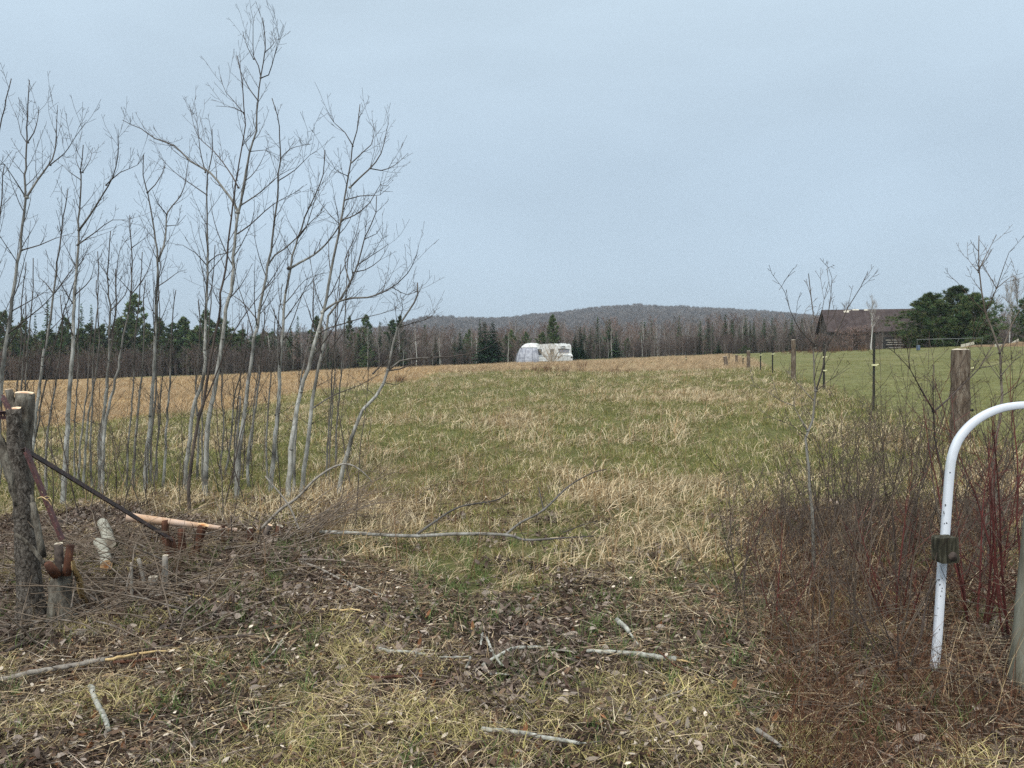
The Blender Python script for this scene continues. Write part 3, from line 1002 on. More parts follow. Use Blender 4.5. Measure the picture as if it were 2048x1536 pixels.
SPR = [(0.055, 0.105, 0.045), (0.075, 0.13, 0.055), (0.042, 0.085, 0.04), (0.095, 0.145, 0.06)]
SPD = [(0.036, 0.072, 0.04), (0.05, 0.095, 0.048), (0.028, 0.06, 0.036)]
PIN = [(0.085, 0.135, 0.06), (0.105, 0.16, 0.068), (0.065, 0.11, 0.055), (0.14, 0.17, 0.07), (0.13, 0.14, 0.06)]
FZG = [(0.20, 0.17, 0.15), (0.26, 0.225, 0.20), (0.15, 0.125, 0.11)]
FZR = [(0.22, 0.14, 0.115), (0.27, 0.18, 0.145), (0.17, 0.115, 0.10)]
FZB = [(0.12, 0.098, 0.085), (0.16, 0.13, 0.11), (0.09, 0.075, 0.066)]


def tree_proto(name, kind, seed):
    t, c = MB(), MB()
    if kind == 'spruce':
        conifer(t, c, 10, 4.2, seed, SPR)
    elif kind == 'dark_spruce':
        conifer(t, c, 10, 4.6, seed, SPD, layers=30, per=19, ragged=0.26)
    elif kind == 'narrow_spruce':
        conifer(t, c, 10, 2.7, seed, SPR, layers=30, per=15, ragged=0.3)
    elif kind == 'pine':
        pine(t, c, 10, 6.4, seed, PIN)
    elif kind == 'bushy_pine':
        pine(t, c, 10, 9, seed, PIN, boughs=46, lowest=0.04, clumps=10, dome=1.9)
    elif kind == 'grey_tree':
        fuzz_tree(t, c, 10, seed, FZG)
    elif kind == 'red_tree':
        fuzz_tree(t, c, 10, seed, FZR, width=0.26, lowest=0.12)
    elif kind == 'birch':
        fuzz_tree(t, c, 10, seed, FZG + FZR, width=0.15, limbs=12, twigs=16, lowest=0.4, up=1.4, trunk_r=0.10, tcol=(0.50, 0.48, 0.44))
    elif kind == 'thicket':
        r = random.Random(seed)
        for _ in range(7):
            tt, cc = MB(), MB()
            fuzz_tree(tt, cc, 10 * r.uniform(0.6, 1.0), r.random(), FZB + FZR[2:], width=0.30, limbs=11, twigs=15, lowest=0.04, up=1.3, trunk_r=0.09, tw=0.06, tcol=(0.13, 0.11, 0.095))
            ox, oy = r.gauss(0, 1.9), r.gauss(0, 1.2)
            for src in (tt, cc):
                b = len(c.v)
                c.v += [(v[0] + ox, v[1] + oy, v[2]) for v in src.v]
                c.f += [tuple(i + b for i in f) for f in src.f]
                c.rad += src.rad; c.dark += src.dark; c.col += src.col
    return t, c


PROTO = {}


def mesh_pair(kind, n):
    out = []
    for i in range(n):
        t, c = tree_proto(kind, kind, 100 + i * 13 + len(kind))
        cm = M['needle'] if kind in ('spruce', 'dark_spruce', 'narrow_spruce', 'pine', 'bushy_pine') else M['fuzz']
        out.append((t.mesh(kind + '_trunk', M['fuzz']) if t.v else None, c.mesh(kind + '_crown', cm, None, False)))
    PROTO[kind] = out


for kd, nn in (('spruce', 3), ('dark_spruce', 2), ('narrow_spruce', 2), ('pine', 3), ('bushy_pine', 3), ('grey_tree', 4), ('red_tree', 3), ('birch', 3), ('thicket', 4)):
    mesh_pair(kd, nn)

FRONT = 172.0


def wood_tree(name, kind, px, top, D, wpx=None, rs=RNG, base_px=None):
    """Places one tree of the far wood so that it stands on the ground at depth D and reaches the photograph's height."""
    p = on_ground(px, D)
    if base_px is not None:
        p.z = min(p.z, at(px, base_px, D).z)
    H = at(px, top, D).z - p.z
    v = rs.randrange(len(PROTO[kind]))
    tm, cm = PROTO[kind][v]
    o = bpy.data.objects.new(name, None)
    COL.objects.link(o)
    o.location = p - Vector((0, 0, 0.1))
    nat = {'spruce': 4.2, 'dark_spruce': 4.6, 'narrow_spruce': 2.7, 'pine': 6.4, 'bushy_pine': 9.0}.get(kind, 5.0)
    sx = H / 10 if wpx is None else (wpx / FPX * D) / nat
    o.scale = (sx, sx, H / 10)
    o.rotation_euler = (0, 0, rs.uniform(0, 6.28))
    for nm, me in (('trunk', tm), ('crown', cm)):
        if me is not None:
            c = bpy.data.objects.new(nm, me)
            COL.objects.link(c)
            c.parent = o
    return o


conifers = [  # kind, px, top of the crown in the photograph, width px, extra depth behind the front line
    ('spruce', 97, 600, 40, 6), ('narrow_spruce', 72, 622, 16, 9), ('bushy_pine', 10, 624, 70, 8), ('bushy_pine', 48, 636, 46, 5), ('spruce', 164, 606, 30, 8), ('spruce', 184, 609, 30, 6),
    ('pine', 268, 590, 80, 9), ('bushy_pine', 235, 640, 60, 3), ('bushy_pine', 130, 655, 60, 3), ('bushy_pine', 178, 648, 70, 5), ('bushy_pine', 318, 634, 64, 6), ('bushy_pine', 365, 636, 60, 7), ('pine', 411, 620, 58, 8),
    ('bushy_pine', 385, 660, 66, 2), ('bushy_pine', 452, 648, 56, 4), ('spruce', 455, 640, 20, 12), ('bushy_pine', 300, 662, 56, 2), ('spruce', 513, 644, 30, 7), ('spruce', 596, 631, 24, 10), ('pine', 633, 633, 48, 12),
    ('pine', 700, 634, 30, 14), ('pine', 732, 630, 46, 12), ('spruce', 760, 642, 20, 11), ('pine', 786, 641, 50, 13), ('pine', 800, 632, 36, 15), ('narrow_spruce', 728, 668, 26, 1), ('narrow_spruce', 742, 655, 30, 3),
    ('bushy_pine', 733, 692, 46, -3), ('narrow_spruce', 805, 680, 22, 0), ('narrow_spruce', 872, 676, 20, 2), ('dark_spruce', 920, 664, 26, 3), ('bushy_pine', 938, 660, 34, 5), ('narrow_spruce', 960, 637, 17, 9),
    ('dark_spruce', 970, 643, 46, -26), ('dark_spruce', 986, 642, 50, -24), ('pine', 1104, 630, 40, 6), ('bushy_pine', 1085, 664, 40, 2), ('bushy_pine', 1052, 664, 30, 3), ('dark_spruce', 1160, 652, 34, 2), ('dark_spruce', 1150, 668, 30, -50),
    ('dark_spruce', 1162, 676, 26, -46), ('spruce', 1195, 634, 26, 6), ('bushy_pine', 1255, 676, 26, 3), ('spruce', 1400, 639, 20, 8), ('narrow_spruce', 1358, 632, 15, 16), ('narrow_spruce', 1437, 682, 14, -1), ('spruce', 1463, 637, 18, 14),
    ('narrow_spruce', 1500, 640, 12, 16), ('spruce', 1507, 643, 15, 13), ('spruce', 1527, 636, 19, 12), ('narrow_spruce', 1549, 648, 14, 14), ('spruce', 1583, 634, 20, 8), ('spruce', 1604, 637, 16, 12), ('narrow_spruce', 1622, 641, 13, 16),
    ('bushy_pine', 1489, 690, 24, -2), ('narrow_spruce', 1424, 644, 13, 18), ('narrow_spruce', 1568, 650, 13, 15), ('narrow_spruce', 1478, 652, 14, 17), ('dark_spruce', 1640, 646, 22, 10),
]
rp = random.Random(77)
for k in range(20):
    conifers.append(('bushy_pine', -20 + 26 * k + rp.uniform(-10, 10), rp.uniform(634, 668), rp.uniform(62, 90), rp.uniform(4, 9)))
for k in range(14):
    conifers.append((rp.choice(['spruce', 'narrow_spruce', 'bushy_pine']), rp.uniform(560, 1640), rp.uniform(650, 690), rp.uniform(18, 34), rp.uniform(-2, 5)))
WHERE = [(-999, 120, 'behind the leftmost saplings'), (120, 240, 'behind the second tall sapling'), (240, 345, 'behind the forked sapling'),
         (345, 480, 'behind the tallest sapling'), (480, 620, 'behind the middle saplings'), (620, 720, 'behind the right-hand saplings'), (720, 850, 'behind the bowed sapling'),
         (850, 1010, 'left of the white dome'), (1010, 1140, 'behind the white dome and camper'), (1140, 1300, 'just right of the camper'), (1300, 1480, 'between camper and barn'),
         (1480, 1660, 'just left of the barn'), (1660, 9999, 'right of the barn')]
ORD = ['first', 'second', 'third', 'fourth', 'fifth', 'sixth', 'seventh', 'eighth', 'ninth', 'tenth', 'eleventh', 'twelfth', 'thirteenth', 'fourteenth', 'fifteenth', 'sixteenth', 'seventeenth', 'eighteenth']


def label_by_place(items, adj, noun):
    """items: (px, object). Numbers them from the left within the part of the treeline they stand in."""
    for a, b, where in WHERE:
        grp = sorted([it for it in items if a <= it[0] < b], key=lambda it: it[0])
        for i, (px, o) in enumerate(grp):
            o['label'] = ('%s %s %s' % (adj, noun, where)) if len(grp) == 1 else ('%s %s, counted from left, %s' % (ORD[i], noun, where))


byname = {}
for kind, px, top, w, ex in conifers:
    nm = {'pine': 'pine_tree', 'bushy_pine': 'pine_tree'}.get(kind, 'spruce_tree')
    o = wood_tree(nm, kind, px, top, FRONT + (ex if px > 560 or ex < 0 else ex * 0.5 - 4.5) - (6 if 1380 < px else 0), w * 1.15)
    o['category'] = 'tree'
    o['group'] = 'evergreens in the far treeline'
    byname.setdefault(nm, []).append((px, o))
label_by_place(byname['pine_tree'], 'rounded green', 'far pine')
label_by_place(byname['spruce_tree'], 'pointed dark green', 'far spruce')

bare = []
for i in range(150):                                # bare trees that stand out along the front of the wood
    px = -40 + i * 11.6 + RNG.uniform(-5, 5)
    if 1640 < px:
        continue
    k = RNG.choice(['grey_tree', 'grey_tree', 'red_tree', 'birch'] if px > 500 else ['grey_tree', 'red_tree', 'red_tree'])
    top = {True: RNG.uniform(646, 684), False: RNG.uniform(682, 728)}[px > 480]
    if 1010 < px < 1160:
        top = RNG.uniform(640, 668)
    o = wood_tree('bare_tree', k, px, top, FRONT + RNG.uniform(-6, 10) if px > 480 else FRONT + RNG.uniform(-8, -5))
    tag(o, {'grey_tree': 'grey leafless tree in the far treeline', 'red_tree': 'reddish leafless tree in the far treeline', 'birch': 'pale-stemmed leafless birch in the far treeline'}[k],
        'tree', {'grey_tree': 'grey bare trees of the far wood', 'red_tree': 'reddish bare trees of the far wood', 'birch': 'pale birches of the far wood'}[k])


def mesh_source(kind, i):
    """Trunk and crown of a prototype as one source mesh for the masses of trees behind."""
    t, c = tree_proto(kind, kind, 300 + i * 7)
    b = len(c.v)
    c.v += t.v; c.f += [tuple(k + b for k in f) for f in t.f]; c.rad += t.rad; c.dark += t.dark; c.col += t.col
    return bpy.data.objects.new('source_tree', c.mesh('source_' + kind, M['fuzz'] if 'pine' not in kind and 'spruce' not in kind else M['needle'], None, False))


def make_far_wood():
    rs = np.random.RandomState(21)
    src = [mesh_source('grey_tree', 0), mesh_source('grey_tree', 1), mesh_source('red_tree', 0), mesh_source('red_tree', 1), mesh_source('birch', 0),
           mesh_source('spruce', 0), mesh_source('bushy_pine', 0), mesh_source('thicket', 0), mesh_source('thicket', 1)]
    P, R, S, I = [], [], [], []
    # the wood itself, in depth
    n = 1500
    y = FRONT + 8 + 90 * rs.uniform(0, 1, n) ** 1.5
    px = rs.uniform(-160, 2240, n)
    x = (px - 1024) / FPX * y
    left = 1 - sstep(480, 620, px)
    H = np.where(px < 520, rs.uniform(8.0, 11.2, n), np.where(px < 860, rs.uniform(8.2, 11.0, n), rs.uniform(7.2, 10.2, n)))
    H = np.where(px > 1500, H * 0.92, H) * (1 + 0.0016 * (y - FRONT))
    w = rs.uniform(0, 1, n)
    idx = np.where(w < 0.28, 0, np.where(w < 0.5, 1, np.where(w < 0.68, 2, np.where(w < 0.84, 3, np.where(w < 0.93, 4, 5)))))
    idx = np.where((left > 0.5) & (w < 0.55), 6, idx)
    H = np.where(idx == 6, H * 0.92, H)
    P.append(np.stack([x, y, height(x, y) - 0.2], -1))
    s = H / 10
    S.append(np.stack([s * rs.uniform(0.8, 1.2, n), s, s], -1)); I.append(idx)
    # dense grey-brown thicket along its foot
    n = 520
    y = FRONT - 1 + rs.uniform(0, 9, n)
    px = rs.uniform(-120, 2200, n)
    x = (px - 1024) / FPX * y
    H = np.where(px < 560, rs.uniform(4.2, 7.0, n), rs.uniform(3.0, 5.6, n))
    y = np.where(px < 560, y - 9, y)
    x = (px - 1024) / FPX * y
    P.append(np.stack([x, y, height(x, y) - 0.2], -1))
    s = H / 10
    S.append(np.stack([s * 1.1, s * 1.1, s], -1)); I.append(rs.randint(7, 9, n))
    P, S, I = np.concatenate(P), np.concatenate(S), np.concatenate(I)
    R = np.zeros_like(P); R[:, 2] = rs.uniform(0, 6.28, len(P))
    scatter('distant_woods', 'dense leafless wood and thicket behind the front trees', 'woods', src, P, R, S, I)

    # woods that cover the hill
    crowns = []
    for k in range(3):
        r = random.Random(500 + k)
        mb = MB()
        for _ in range(190):
            d = Vector((r.gauss(0, 1), r.gauss(0, 1), r.gauss(0.3, 0.9))).normalized()
            p = Vector((d.x * 3.4 * r.random() ** 0.4, d.y * 3.4 * r.random() ** 0.4, 7.5 + d.z * 3.6 * r.random() ** 0.4))
            dd = Vector((r.gauss(0, 0.5), r.gauss(0, 0.5), 1)).normalized()
            side = dd.cross(Vector((r.gauss(0, 1), r.gauss(0, 1), 0.1))).normalized()
            kk = r.uniform(0.75, 1.2)
            mb.blade(p, dd, r.uniform(1.2, 2.8), 0.34, 0.1, side, tuple(c * kk for c in r.choice(FZG + FZB)), 1)
        mb.tube([Vector((0, 0, 0)), Vector((0, 0, 9))], [0.22, 0.08], 4, False, None, (0.2, 0.18, 0.16))
        crowns.append(bpy.data.objects.new('source_tree', mb.mesh('source_hill_tree', M['fuzz'], None, False)))
    crowns.append(mesh_source('spruce', 3))
    n = 15000
    px = rs.uniform(560, 1800, n)
    y = 620 + 1120 * rs.uniform(0, 1, n) ** 0.7
    x = (px - 1024) / FPX * y
    z = hill_h(x, y)
    s = rs.uniform(0.75, 1.3, n)
    idx = np.where(rs.uniform(0, 1, n) < 0.035, 3, rs.randint(0, 3, n))
    R = np.zeros((n, 3)); R[:, 2] = rs.uniform(0, 6.28, n)
    scatter('hill_woods', 'grey leafless woods covering the distant hill', 'woods', crowns, np.stack([x, y, z - 1], -1), R, np.stack([s, s, s], -1), idx)


make_far_wood()

haze_mb = MB()
haze_mb.box((0, 1370, 75), (3900, 0, 0), (0, 1430, 0), (0, 0, 84))
hm, hn, hl, hout = new_mat('pale_air')
hv = hn.new('ShaderNodeVolumePrincipled')
hv.inputs['Color'].default_value = (0.80, 0.90, 1.0, 1)
hv.inputs['Density'].default_value = 0.0002
hl.new(hv.outputs[0], hout.inputs['Volume'])
haze = haze_mb.build('haze', hm, None, False)
tag(haze, 'thin pale haze lying over the field and the distant hill', 'haze', kind='stuff')

# ------------------------------------------------------------------ camper and dome on the crest
def frame_at(px, D, yaw):
    """A local frame on the ground: X to the right, Y away from the camera, turned by yaw."""
    p = on_ground(px, D)
    return Matrix.Translation(p) @ Matrix.Rotation(yaw, 4, 'Z')


def prism(mb, M4, profile, x0, x1, col=(1, 1, 1)):
    """Extrudes a (y, z) outline from x0 to x1 in the frame M4."""
    n = len(profile)
    b = len(mb.v)
    for x in (x0, x1):
        for y, z in profile:
            mb.vert(M4 @ Vector((x, y, z)), 0, 0, col)
    for i in range(n):
        j = (i + 1) % n
        mb.f.append((b + i, b + j, b + n + j, b + n + i))
    mb.f.append(tuple(b + i for i in reversed(range(n))))
    mb.f.append(tuple(b + n + i for i in range(n)))


def lbox(mb, M4, x0, x1, y0, y1, z0, z1, col=(1, 1, 1)):
    prism(mb, M4, [(y0, z0), (y1, z0), (y1, z1), (y0, z1)], x0, x1, col)


def make_camper():
    D = 98.0
    yaw = math.radians(30)
    F = frame_at(1130, D, yaw)
    F.translation.z = at(1130, 729, D).z
    root = thing('camper_trailer', 'weathered white camper trailer parked on the crest with louvred side window', 'camper', F.translation)
    W, L, H0, H1 = 1.17, 5.6, 0.42, 2.62
    prof = [(0.0, H0), (L - 0.1, H0), (L, H0 + 0.2), (L, 2.1), (L - 0.35, H1 - 0.05), (L - 0.7, H1), (0.75, H1), (0.5, H1 - 0.06), (0.36, H1 - 0.22), (0.30, 1.95), (0.26, 1.42), (0.05, 1.18), (-0.02, 1.1), (-0.02, 0.62)]
    mb = MB(); prism(mb, F, prof, -W, W); body = mb.build('body', M['camper_white'], root, False)
    mb = MB(); lbox(mb, F, -W - 0.02, W + 0.02, 0.7, L - 0.6, H1, H1 + 0.05); mb.build('roof', M['camper_white'], root, False)
    mb = MB(); lbox(mb, F, -W - 0.012, -W - 0.002, 0.15, L - 0.05, 1.02, 1.16); mb.build('side_stripe', M['camper_trim'], root, False)
    mb = MB(); lbox(mb, F, -W - 0.012, -W - 0.002, 0.15, L - 0.05, 0.70, 0.76); mb.build('side_stripe', M['camper_trim'], root, False)
    # louvred window towards the far end of the side, plain window nearer the front
    for (y0, y1, z0, z1, nl) in ((3.7, 5.25, 1.25, 2.02, 4), (0.75, 1.55, 1.30, 1.95, 1)):
        mb = MB(); lbox(mb, F, -W - 0.016, -W - 0.003, y0 - 0.06, y1 + 0.06, z0 - 0.06, z1 + 0.06)
        w = mb.build('window', M['camper_trim'], root, False)
        mb = MB(); lbox(mb, F, -W - 0.022, -W - 0.018, y0, y1, z0, z1); mb.build('pane', M['dark_glass'], w, False)
        for k in range(nl if nl > 1 else 0):
            z = z0 + (z1 - z0) * (k + 0.6) / nl
            mb = MB(); lbox(mb, F, -W - 0.06, -W - 0.024, y0, y1, z, z + 0.025); mb.build('slat', M['galv'], w, False)
    # front window under its raised flap
    fy = lambda z: 0.26 + (z - 1.42) * (0.04 / 0.53) - 0.012
    mb = MB(); prism(mb, F, [(fy(1.5), 1.5), (fy(1.5) - 0.02, 1.5), (fy(1.92) - 0.02, 1.92), (fy(1.92), 1.92)], -0.78, 0.78); mb.build('front_window', M['dome_seam'], root, False)
    mb = MB(); prism(mb, F, [(fy(1.92) - 0.02, 1.93), (fy(1.92) - 0.05, 1.90), (fy(1.92) - 0.05, 1.955), (fy(1.92), 1.97)], -0.86, 0.86); mb.build('window_flap', M['dark_rubber'], root, False)
    mb = MB(); lbox(mb, F, -0.86, 0.86, -0.04, 0.06, 1.12, 1.17); mb.build('ledge', M['camper_trim'], root, False)
    for k in (-0.35, 0.35):
        mb = MB(); lbox(mb, F, k - 0.01, k + 0.01, -0.03, -0.022, 0.5, 1.1); mb.build('seam', M['camper_trim'], root, False)
    # two weathered lines of dark marks above the front window
    for (x0, x1, z0, z1) in ((-0.30, -0.18, 2.27, 2.37), (-0.10, 0.02, 2.27, 2.37), (0.10, 0.22, 2.27, 2.37), (-0.42, 0.30, 2.06, 2.13)):
        yy = 0.31 + (z0 - 2.0) * 0.12
        mb = MB(); lbox(mb, F, x0, x1, yy - 0.03, yy, z0, z1); mb.build('lettering', M['dark_rubber'], root, False)
    for x in (-1.0, 1.0):                              # round dark lamps low on the front corners
        mb = MB(); c = F @ Vector((x, -0.04, 0.92))
        n = (F.to_3x3() @ Vector((0, -1, 0)))
        mb.tube([c + n * -0.03, c + n * 0.03], [0.12, 0.11], 10, True); mb.build('lamp', M['dark_rubber'], root)
    for k in range(5):
        mb = MB(); x = -0.8 + 0.4 * k
        lbox(mb, F, x - 0.03, x + 0.03, 0.42, 0.5, 2.45, 2.5); mb.build('marker_light', M['dark_rubber'], root, False)
    for y in (2.6, 3.4):
        for x in (-W + 0.1, W - 0.1):
            c = F @ Vector((x, y, 0.33)); n = F.to_3x3() @ Vector((1, 0, 0))
            mb = MB(); mb.tube([c - n * 0.09, c + n * 0.09], [0.33, 0.33], 14, True); mb.build('wheel', M['dark_rubber'], root)
    mb = MB(); lbox(mb, F, -0.05, 0.05, -0.9, 0.3, 0.36, 0.44); mb.build('hitch', M['rust'], root, False)
    mb = MB(); lbox(mb, F, W - 0.9, W - 0.2, 1.2, 1.7, H1 + 0.05, H1 + 0.13); mb.build('roof_vent', M['camper_white'], root, False)

    # the white dome beside it
    Dd = 103.0
    c = on_ground(1064, Dd)
    c.z = at(1064, 728, Dd).z
    r = (1094 - 1031) / 2 / FPX * Dd
    Hh = at(1064, 686, Dd).z - c.z
    root = thing('dome_shelter', 'round white dome shelter standing against the left end of the camper', 'dome', c)
    n, rings = 24, 9

    def dome_pt(k, i, off=0.0):
        t = i / rings
        a = 2 * math.pi * k / n
        rr = (r + off) * (math.cos(t * math.pi / 2) ** 0.72)
        return c + Vector((rr * math.cos(a), rr * math.sin(a), (Hh + off) * math.sin(t * math.pi / 2)))
    for nm, lo, hi, mt in (('wall_panel', 0, 5, M['dome_cover']), ('cap', 5, rings, M['camper_white'])):
        mb = MB()
        for i in range(lo, hi + 1):
            for k in range(n):
                mb.vert(dome_pt(k, i, 0.012 if nm == 'cap' else 0.0))
        for i in range(hi - lo):
            for k in range(n):
                a, b = i * n + k, i * n + (k + 1) % n
                mb.f.append((a, b, b + n, a + n))
        mb.build(nm, mt, root, False)
    for k in range(0, n, 2):
        mb = MB(); mb.tube([dome_pt(k, i * 0.5, 0.02) for i in range(0, 11)], [0.022] * 11, 4); mb.build('rib', M['dome_seam'], root)
    mb = MB(); mb.tube([dome_pt(k, 5, 0.02) for k in range(n)] + [dome_pt(0, 5, 0.02)], [0.02] * (n + 1), 4); mb.build('hem_band', M['dome_seam'], root)
    p = dome_pt(14, 4, 0.05)
    top = at(1042, 690, Dd - 1.0); foot = Vector((top.x + 0.05, top.y + 0.4, top.z - 0.9))
    mb = MB(); mb.tube([foot, top, top + Vector((-0.14, 0, 0.02))], [0.03, 0.03, 0.03], 6); mb.build('vent_pipe', M['galv'], root)
    mb = MB(); mb.tube([at(1030, 724, Dd - 1), at(1034, 707, Dd - 0.6)], [0.03, 0.02], 4); mb.build('guy_rope', M['dome_seam'], root)


make_camper()


# ------------------------------------------------------------------ barn, heap and the things round it
def make_barn():
    D = 138.0
    yaw = math.radians(-10)
    left = on_ground(1659, D)
    left.z = at(1659, 707, D).z
    F = Matrix.Translation(left) @ Matrix.Rotation(yaw, 4, 'Z')
    root = thing('barn', 'old dark brown barn with patched metal roof behind the pasture', 'barn', left)
    L, Wd = 21.0, 9.5
    He = at(1659, 661, D).z - left.z
    Hr = at(1664, 621, D + 4.7).z - left.z
    mb = MB()
    lbox(mb, F, 0, L, 0, Wd, -0.3, He); mb.build('wall', M['barn_wall'], root, False)
    mb = MB()
    prism(mb, F, [(0.0, He), (Wd, He), (Wd / 2, Hr - 0.15)], 0.02, L - 0.02); mb.build('gable', M['barn_wall'], root, False)
    for sgn in (0, 1):
        y0 = -0.5 if sgn == 0 else Wd + 0.5
        dz = He - 0.35
        mb = MB()
        prism(mb, F, [(y0, dz), (y0, dz + 0.12), (Wd / 2, Hr + 0.12), (Wd / 2, Hr)], -0.5, L + 0.5)
        rf = mb.build('roof', M['barn_roof'], root, False)
        if sgn == 0:
            for k in range(1, 22):                       # standing seams of the metal sheets
                x = -0.5 + k * 1.0
                mb = MB()
                prism(mb, F, [(y0 - 0.01, dz + 0.11), (y0 - 0.01, dz + 0.16), (Wd / 2 - 0.02, Hr + 0.155), (Wd / 2 - 0.02, Hr + 0.11)], x - 0.02, x + 0.02)
                mb.build('seam', M['barn_roof'], rf, False)
    sl = (Hr - dz) / (Wd / 2 + 0.5)
    for (x0, x1, s0, s1) in ((3.3, 4.2, 0.86, 0.93), (4.9, 6.0, 0.955, 1.0), (6.9, 7.6, 0.94, 0.985), (3.6, 4.6, 0.94, 0.96)):
        y0, y1 = -0.5 + s0 * (Wd / 2 + 0.5), -0.5 + s1 * (Wd / 2 + 0.5)
        z0, z1 = dz + 0.13 + s0 * (Hr - dz), dz + 0.13 + s1 * (Hr - dz)
        mb = MB(); prism(mb, F, [(y0, z0), (y0, z0 + 0.03), (y1, z1 + 0.03), (y1, z1)], x0, x1)
        mb.build('roof_patch', M['pale_board'], root, False)
    for k in range(70):                                  # upright wall boards, proud of one another
        x = 0.15 + k * 0.298
        mb = MB(); lbox(mb, F, x - 0.12, x + 0.12, -0.03 - 0.02 * (k % 3), 0.0, 0, He - 0.02 - 0.05 * (k % 2))
        mb.build('plank', M['barn_wall'], root, False)
    for (x0, x1, z0, z1) in ((4.2, 5.2, 1.7, 2.7), (8.9, 10.8, 0.1, 2.9)):
        mb = MB(); lbox(mb, F, x0, x1, -0.09, -0.075, z0, z1); mb.build('opening', M['dark_rubber'], root, False)
    for k, (z, x0, x1) in enumerate(((2.25, 9.3, 12.2), (1.85, 9.6, 11.9), (1.45, 9.4, 12.3), (0.9, 9.7, 12.0))):
        mb = MB(); lbox(mb, F, x0, x1, -0.2, -0.14, z, z + 0.16); mb.build('loose_board', M['grey_stick'], root, False)


make_barn()


def standing_tree(name, label, kind, px, D, top, wpx, base_px, variant=0, spin=0.0, cat='tree', group=None):
    p = on_ground(px, D)
    p.z = min(p.z, at(px, base_px, D).z)
    H = at(px, top, D).z - p.z
    nat = {'pine': 6.4, 'bushy_pine': 9.0}.get(kind, 5.0)
    s = (wpx / FPX * D) / nat
    t, c = MB(), MB()
    if kind == 'near_pine':
        pine(t, c, 10, 10, 40 + variant, PIN, boughs=84, lowest=0.03, clumps=24, tuft=19, tl=(0.25, 0.55), dome=2.3, nw=0.16)
        s = (wpx / FPX * D) / 10.5
    elif kind == 'near_bare':
        fuzz_tree(t, c, 10, 60 + variant, FZG, width=0.28, limbs=22, twigs=34, tw=0.03, lowest=0.3)
    elif kind == 'near_birch':
        fuzz_tree(t, c, 10, 70 + variant, FZG, width=0.24, limbs=18, twigs=34, tw=0.028, lowest=0.35, up=1.2, tcol=(0.55, 0.53, 0.5))
    elif kind == 'bush':
        r = random.Random(80 + variant)
        for _ in range(16):
            tt, cc = MB(), MB()
            fuzz_tree(tt, cc, 10 * r.uniform(0.75, 1.0), r.random(), FZR + FZB, width=0.34, limbs=12, twigs=18, lowest=0.05, up=1.2, trunk_r=0.1, tw=0.06, tcol=(0.13, 0.1, 0.09))
            ox, oy = r.gauss(0, 1.3), r.gauss(0, 1.3)
            for src in (tt, cc):
                b = len(c.v)
                c.v += [(v[0] + ox, v[1] + oy, v[2]) for v in src.v]
                c.f += [tuple(i + b for i in f) for f in src.f]
                c.rad += src.rad; c.dark += src.dark; c.col += src.col
        s = (wpx / FPX * D) / 7.0
    root = thing(name, label, cat, p - Vector((0, 0, 0.05)), group)
    root.scale = (s, s, H / 10)
    root.rotation_euler = (0, 0, spin)
    cm = M['needle'] if 'pine' in kind else M['fuzz']
    for nm, mb, mt in (('trunk', t, M['fuzz']), ('crown', c, cm)):
        if mb.v:
            o = bpy.data.objects.new(nm, mb.mesh(nm, mt, None, False))
            COL.objects.link(o); o.parent = root
    return root


standing_tree('pine_tree', 'left dark green pine of the big clump hiding the barn end', 'near_pine', 1856, 96, 588, 150, 706, 0, 0.4)
standing_tree('pine_tree', 'tallest middle pine of the big clump right of the barn', 'near_pine', 1912, 99, 574, 165, 706, 1, 1.4)
standing_tree('pine_tree', 'right bushy pine of the big clump behind the pipe frame', 'near_pine', 1948, 95, 588, 130, 704, 2, 2.2)
standing_tree('pine_tree', 'dark pine cut off by the right edge of the picture', 'near_pine', 2052, 92, 585, 70, 700, 3, 3.0)
standing_tree('birch_tree', 'white-stemmed birch between the pine clump and right edge pine', 'near_birch', 2018, 112, 560, 60, 700, 0, 1.0)
standing_tree('bare_tree', 'grey bare tree behind the right side of the pine clump', 'near_bare', 1990, 125, 592, 64, 700, 1, 0.5)
standing_tree('bare_tree', 'wide bare tree reaching highest beside the right edge', 'near_bare', 2034, 130, 556, 70, 700, 2, 2.5)
standing_tree('bare_tree', 'round-topped bare tree in front of the middle of the barn', 'near_birch', 1742, 120, 598, 62, 706, 3, 1.7)
standing_tree('bare_tree', 'thin bare tree showing over the left end of the barn roof', 'near_bare', 1690, 155, 608, 46, 700, 4, 0.3)
standing_tree('bare_tree', 'small bare tree against the barn roof beside the clump', 'near_bare', 1764, 122, 640, 34, 704, 5, 0.9)
standing_tree('bare_bush', 'large rounded leafless bush hiding the barn wall', 'bush', 1697, 126, 652, 84, 710, 0, 0.0, 'bush')
standing_tree('bare_bush', 'low dark bush under the pine clump at its left', 'bush', 1812, 98, 668, 40, 705, 1, 0.0, 'bush')
standing_tree('bare_bush', 'dark bare bush left of the barn corner', 'bush', 1640, 130, 668, 46, 708, 2, 0.0, 'bush')


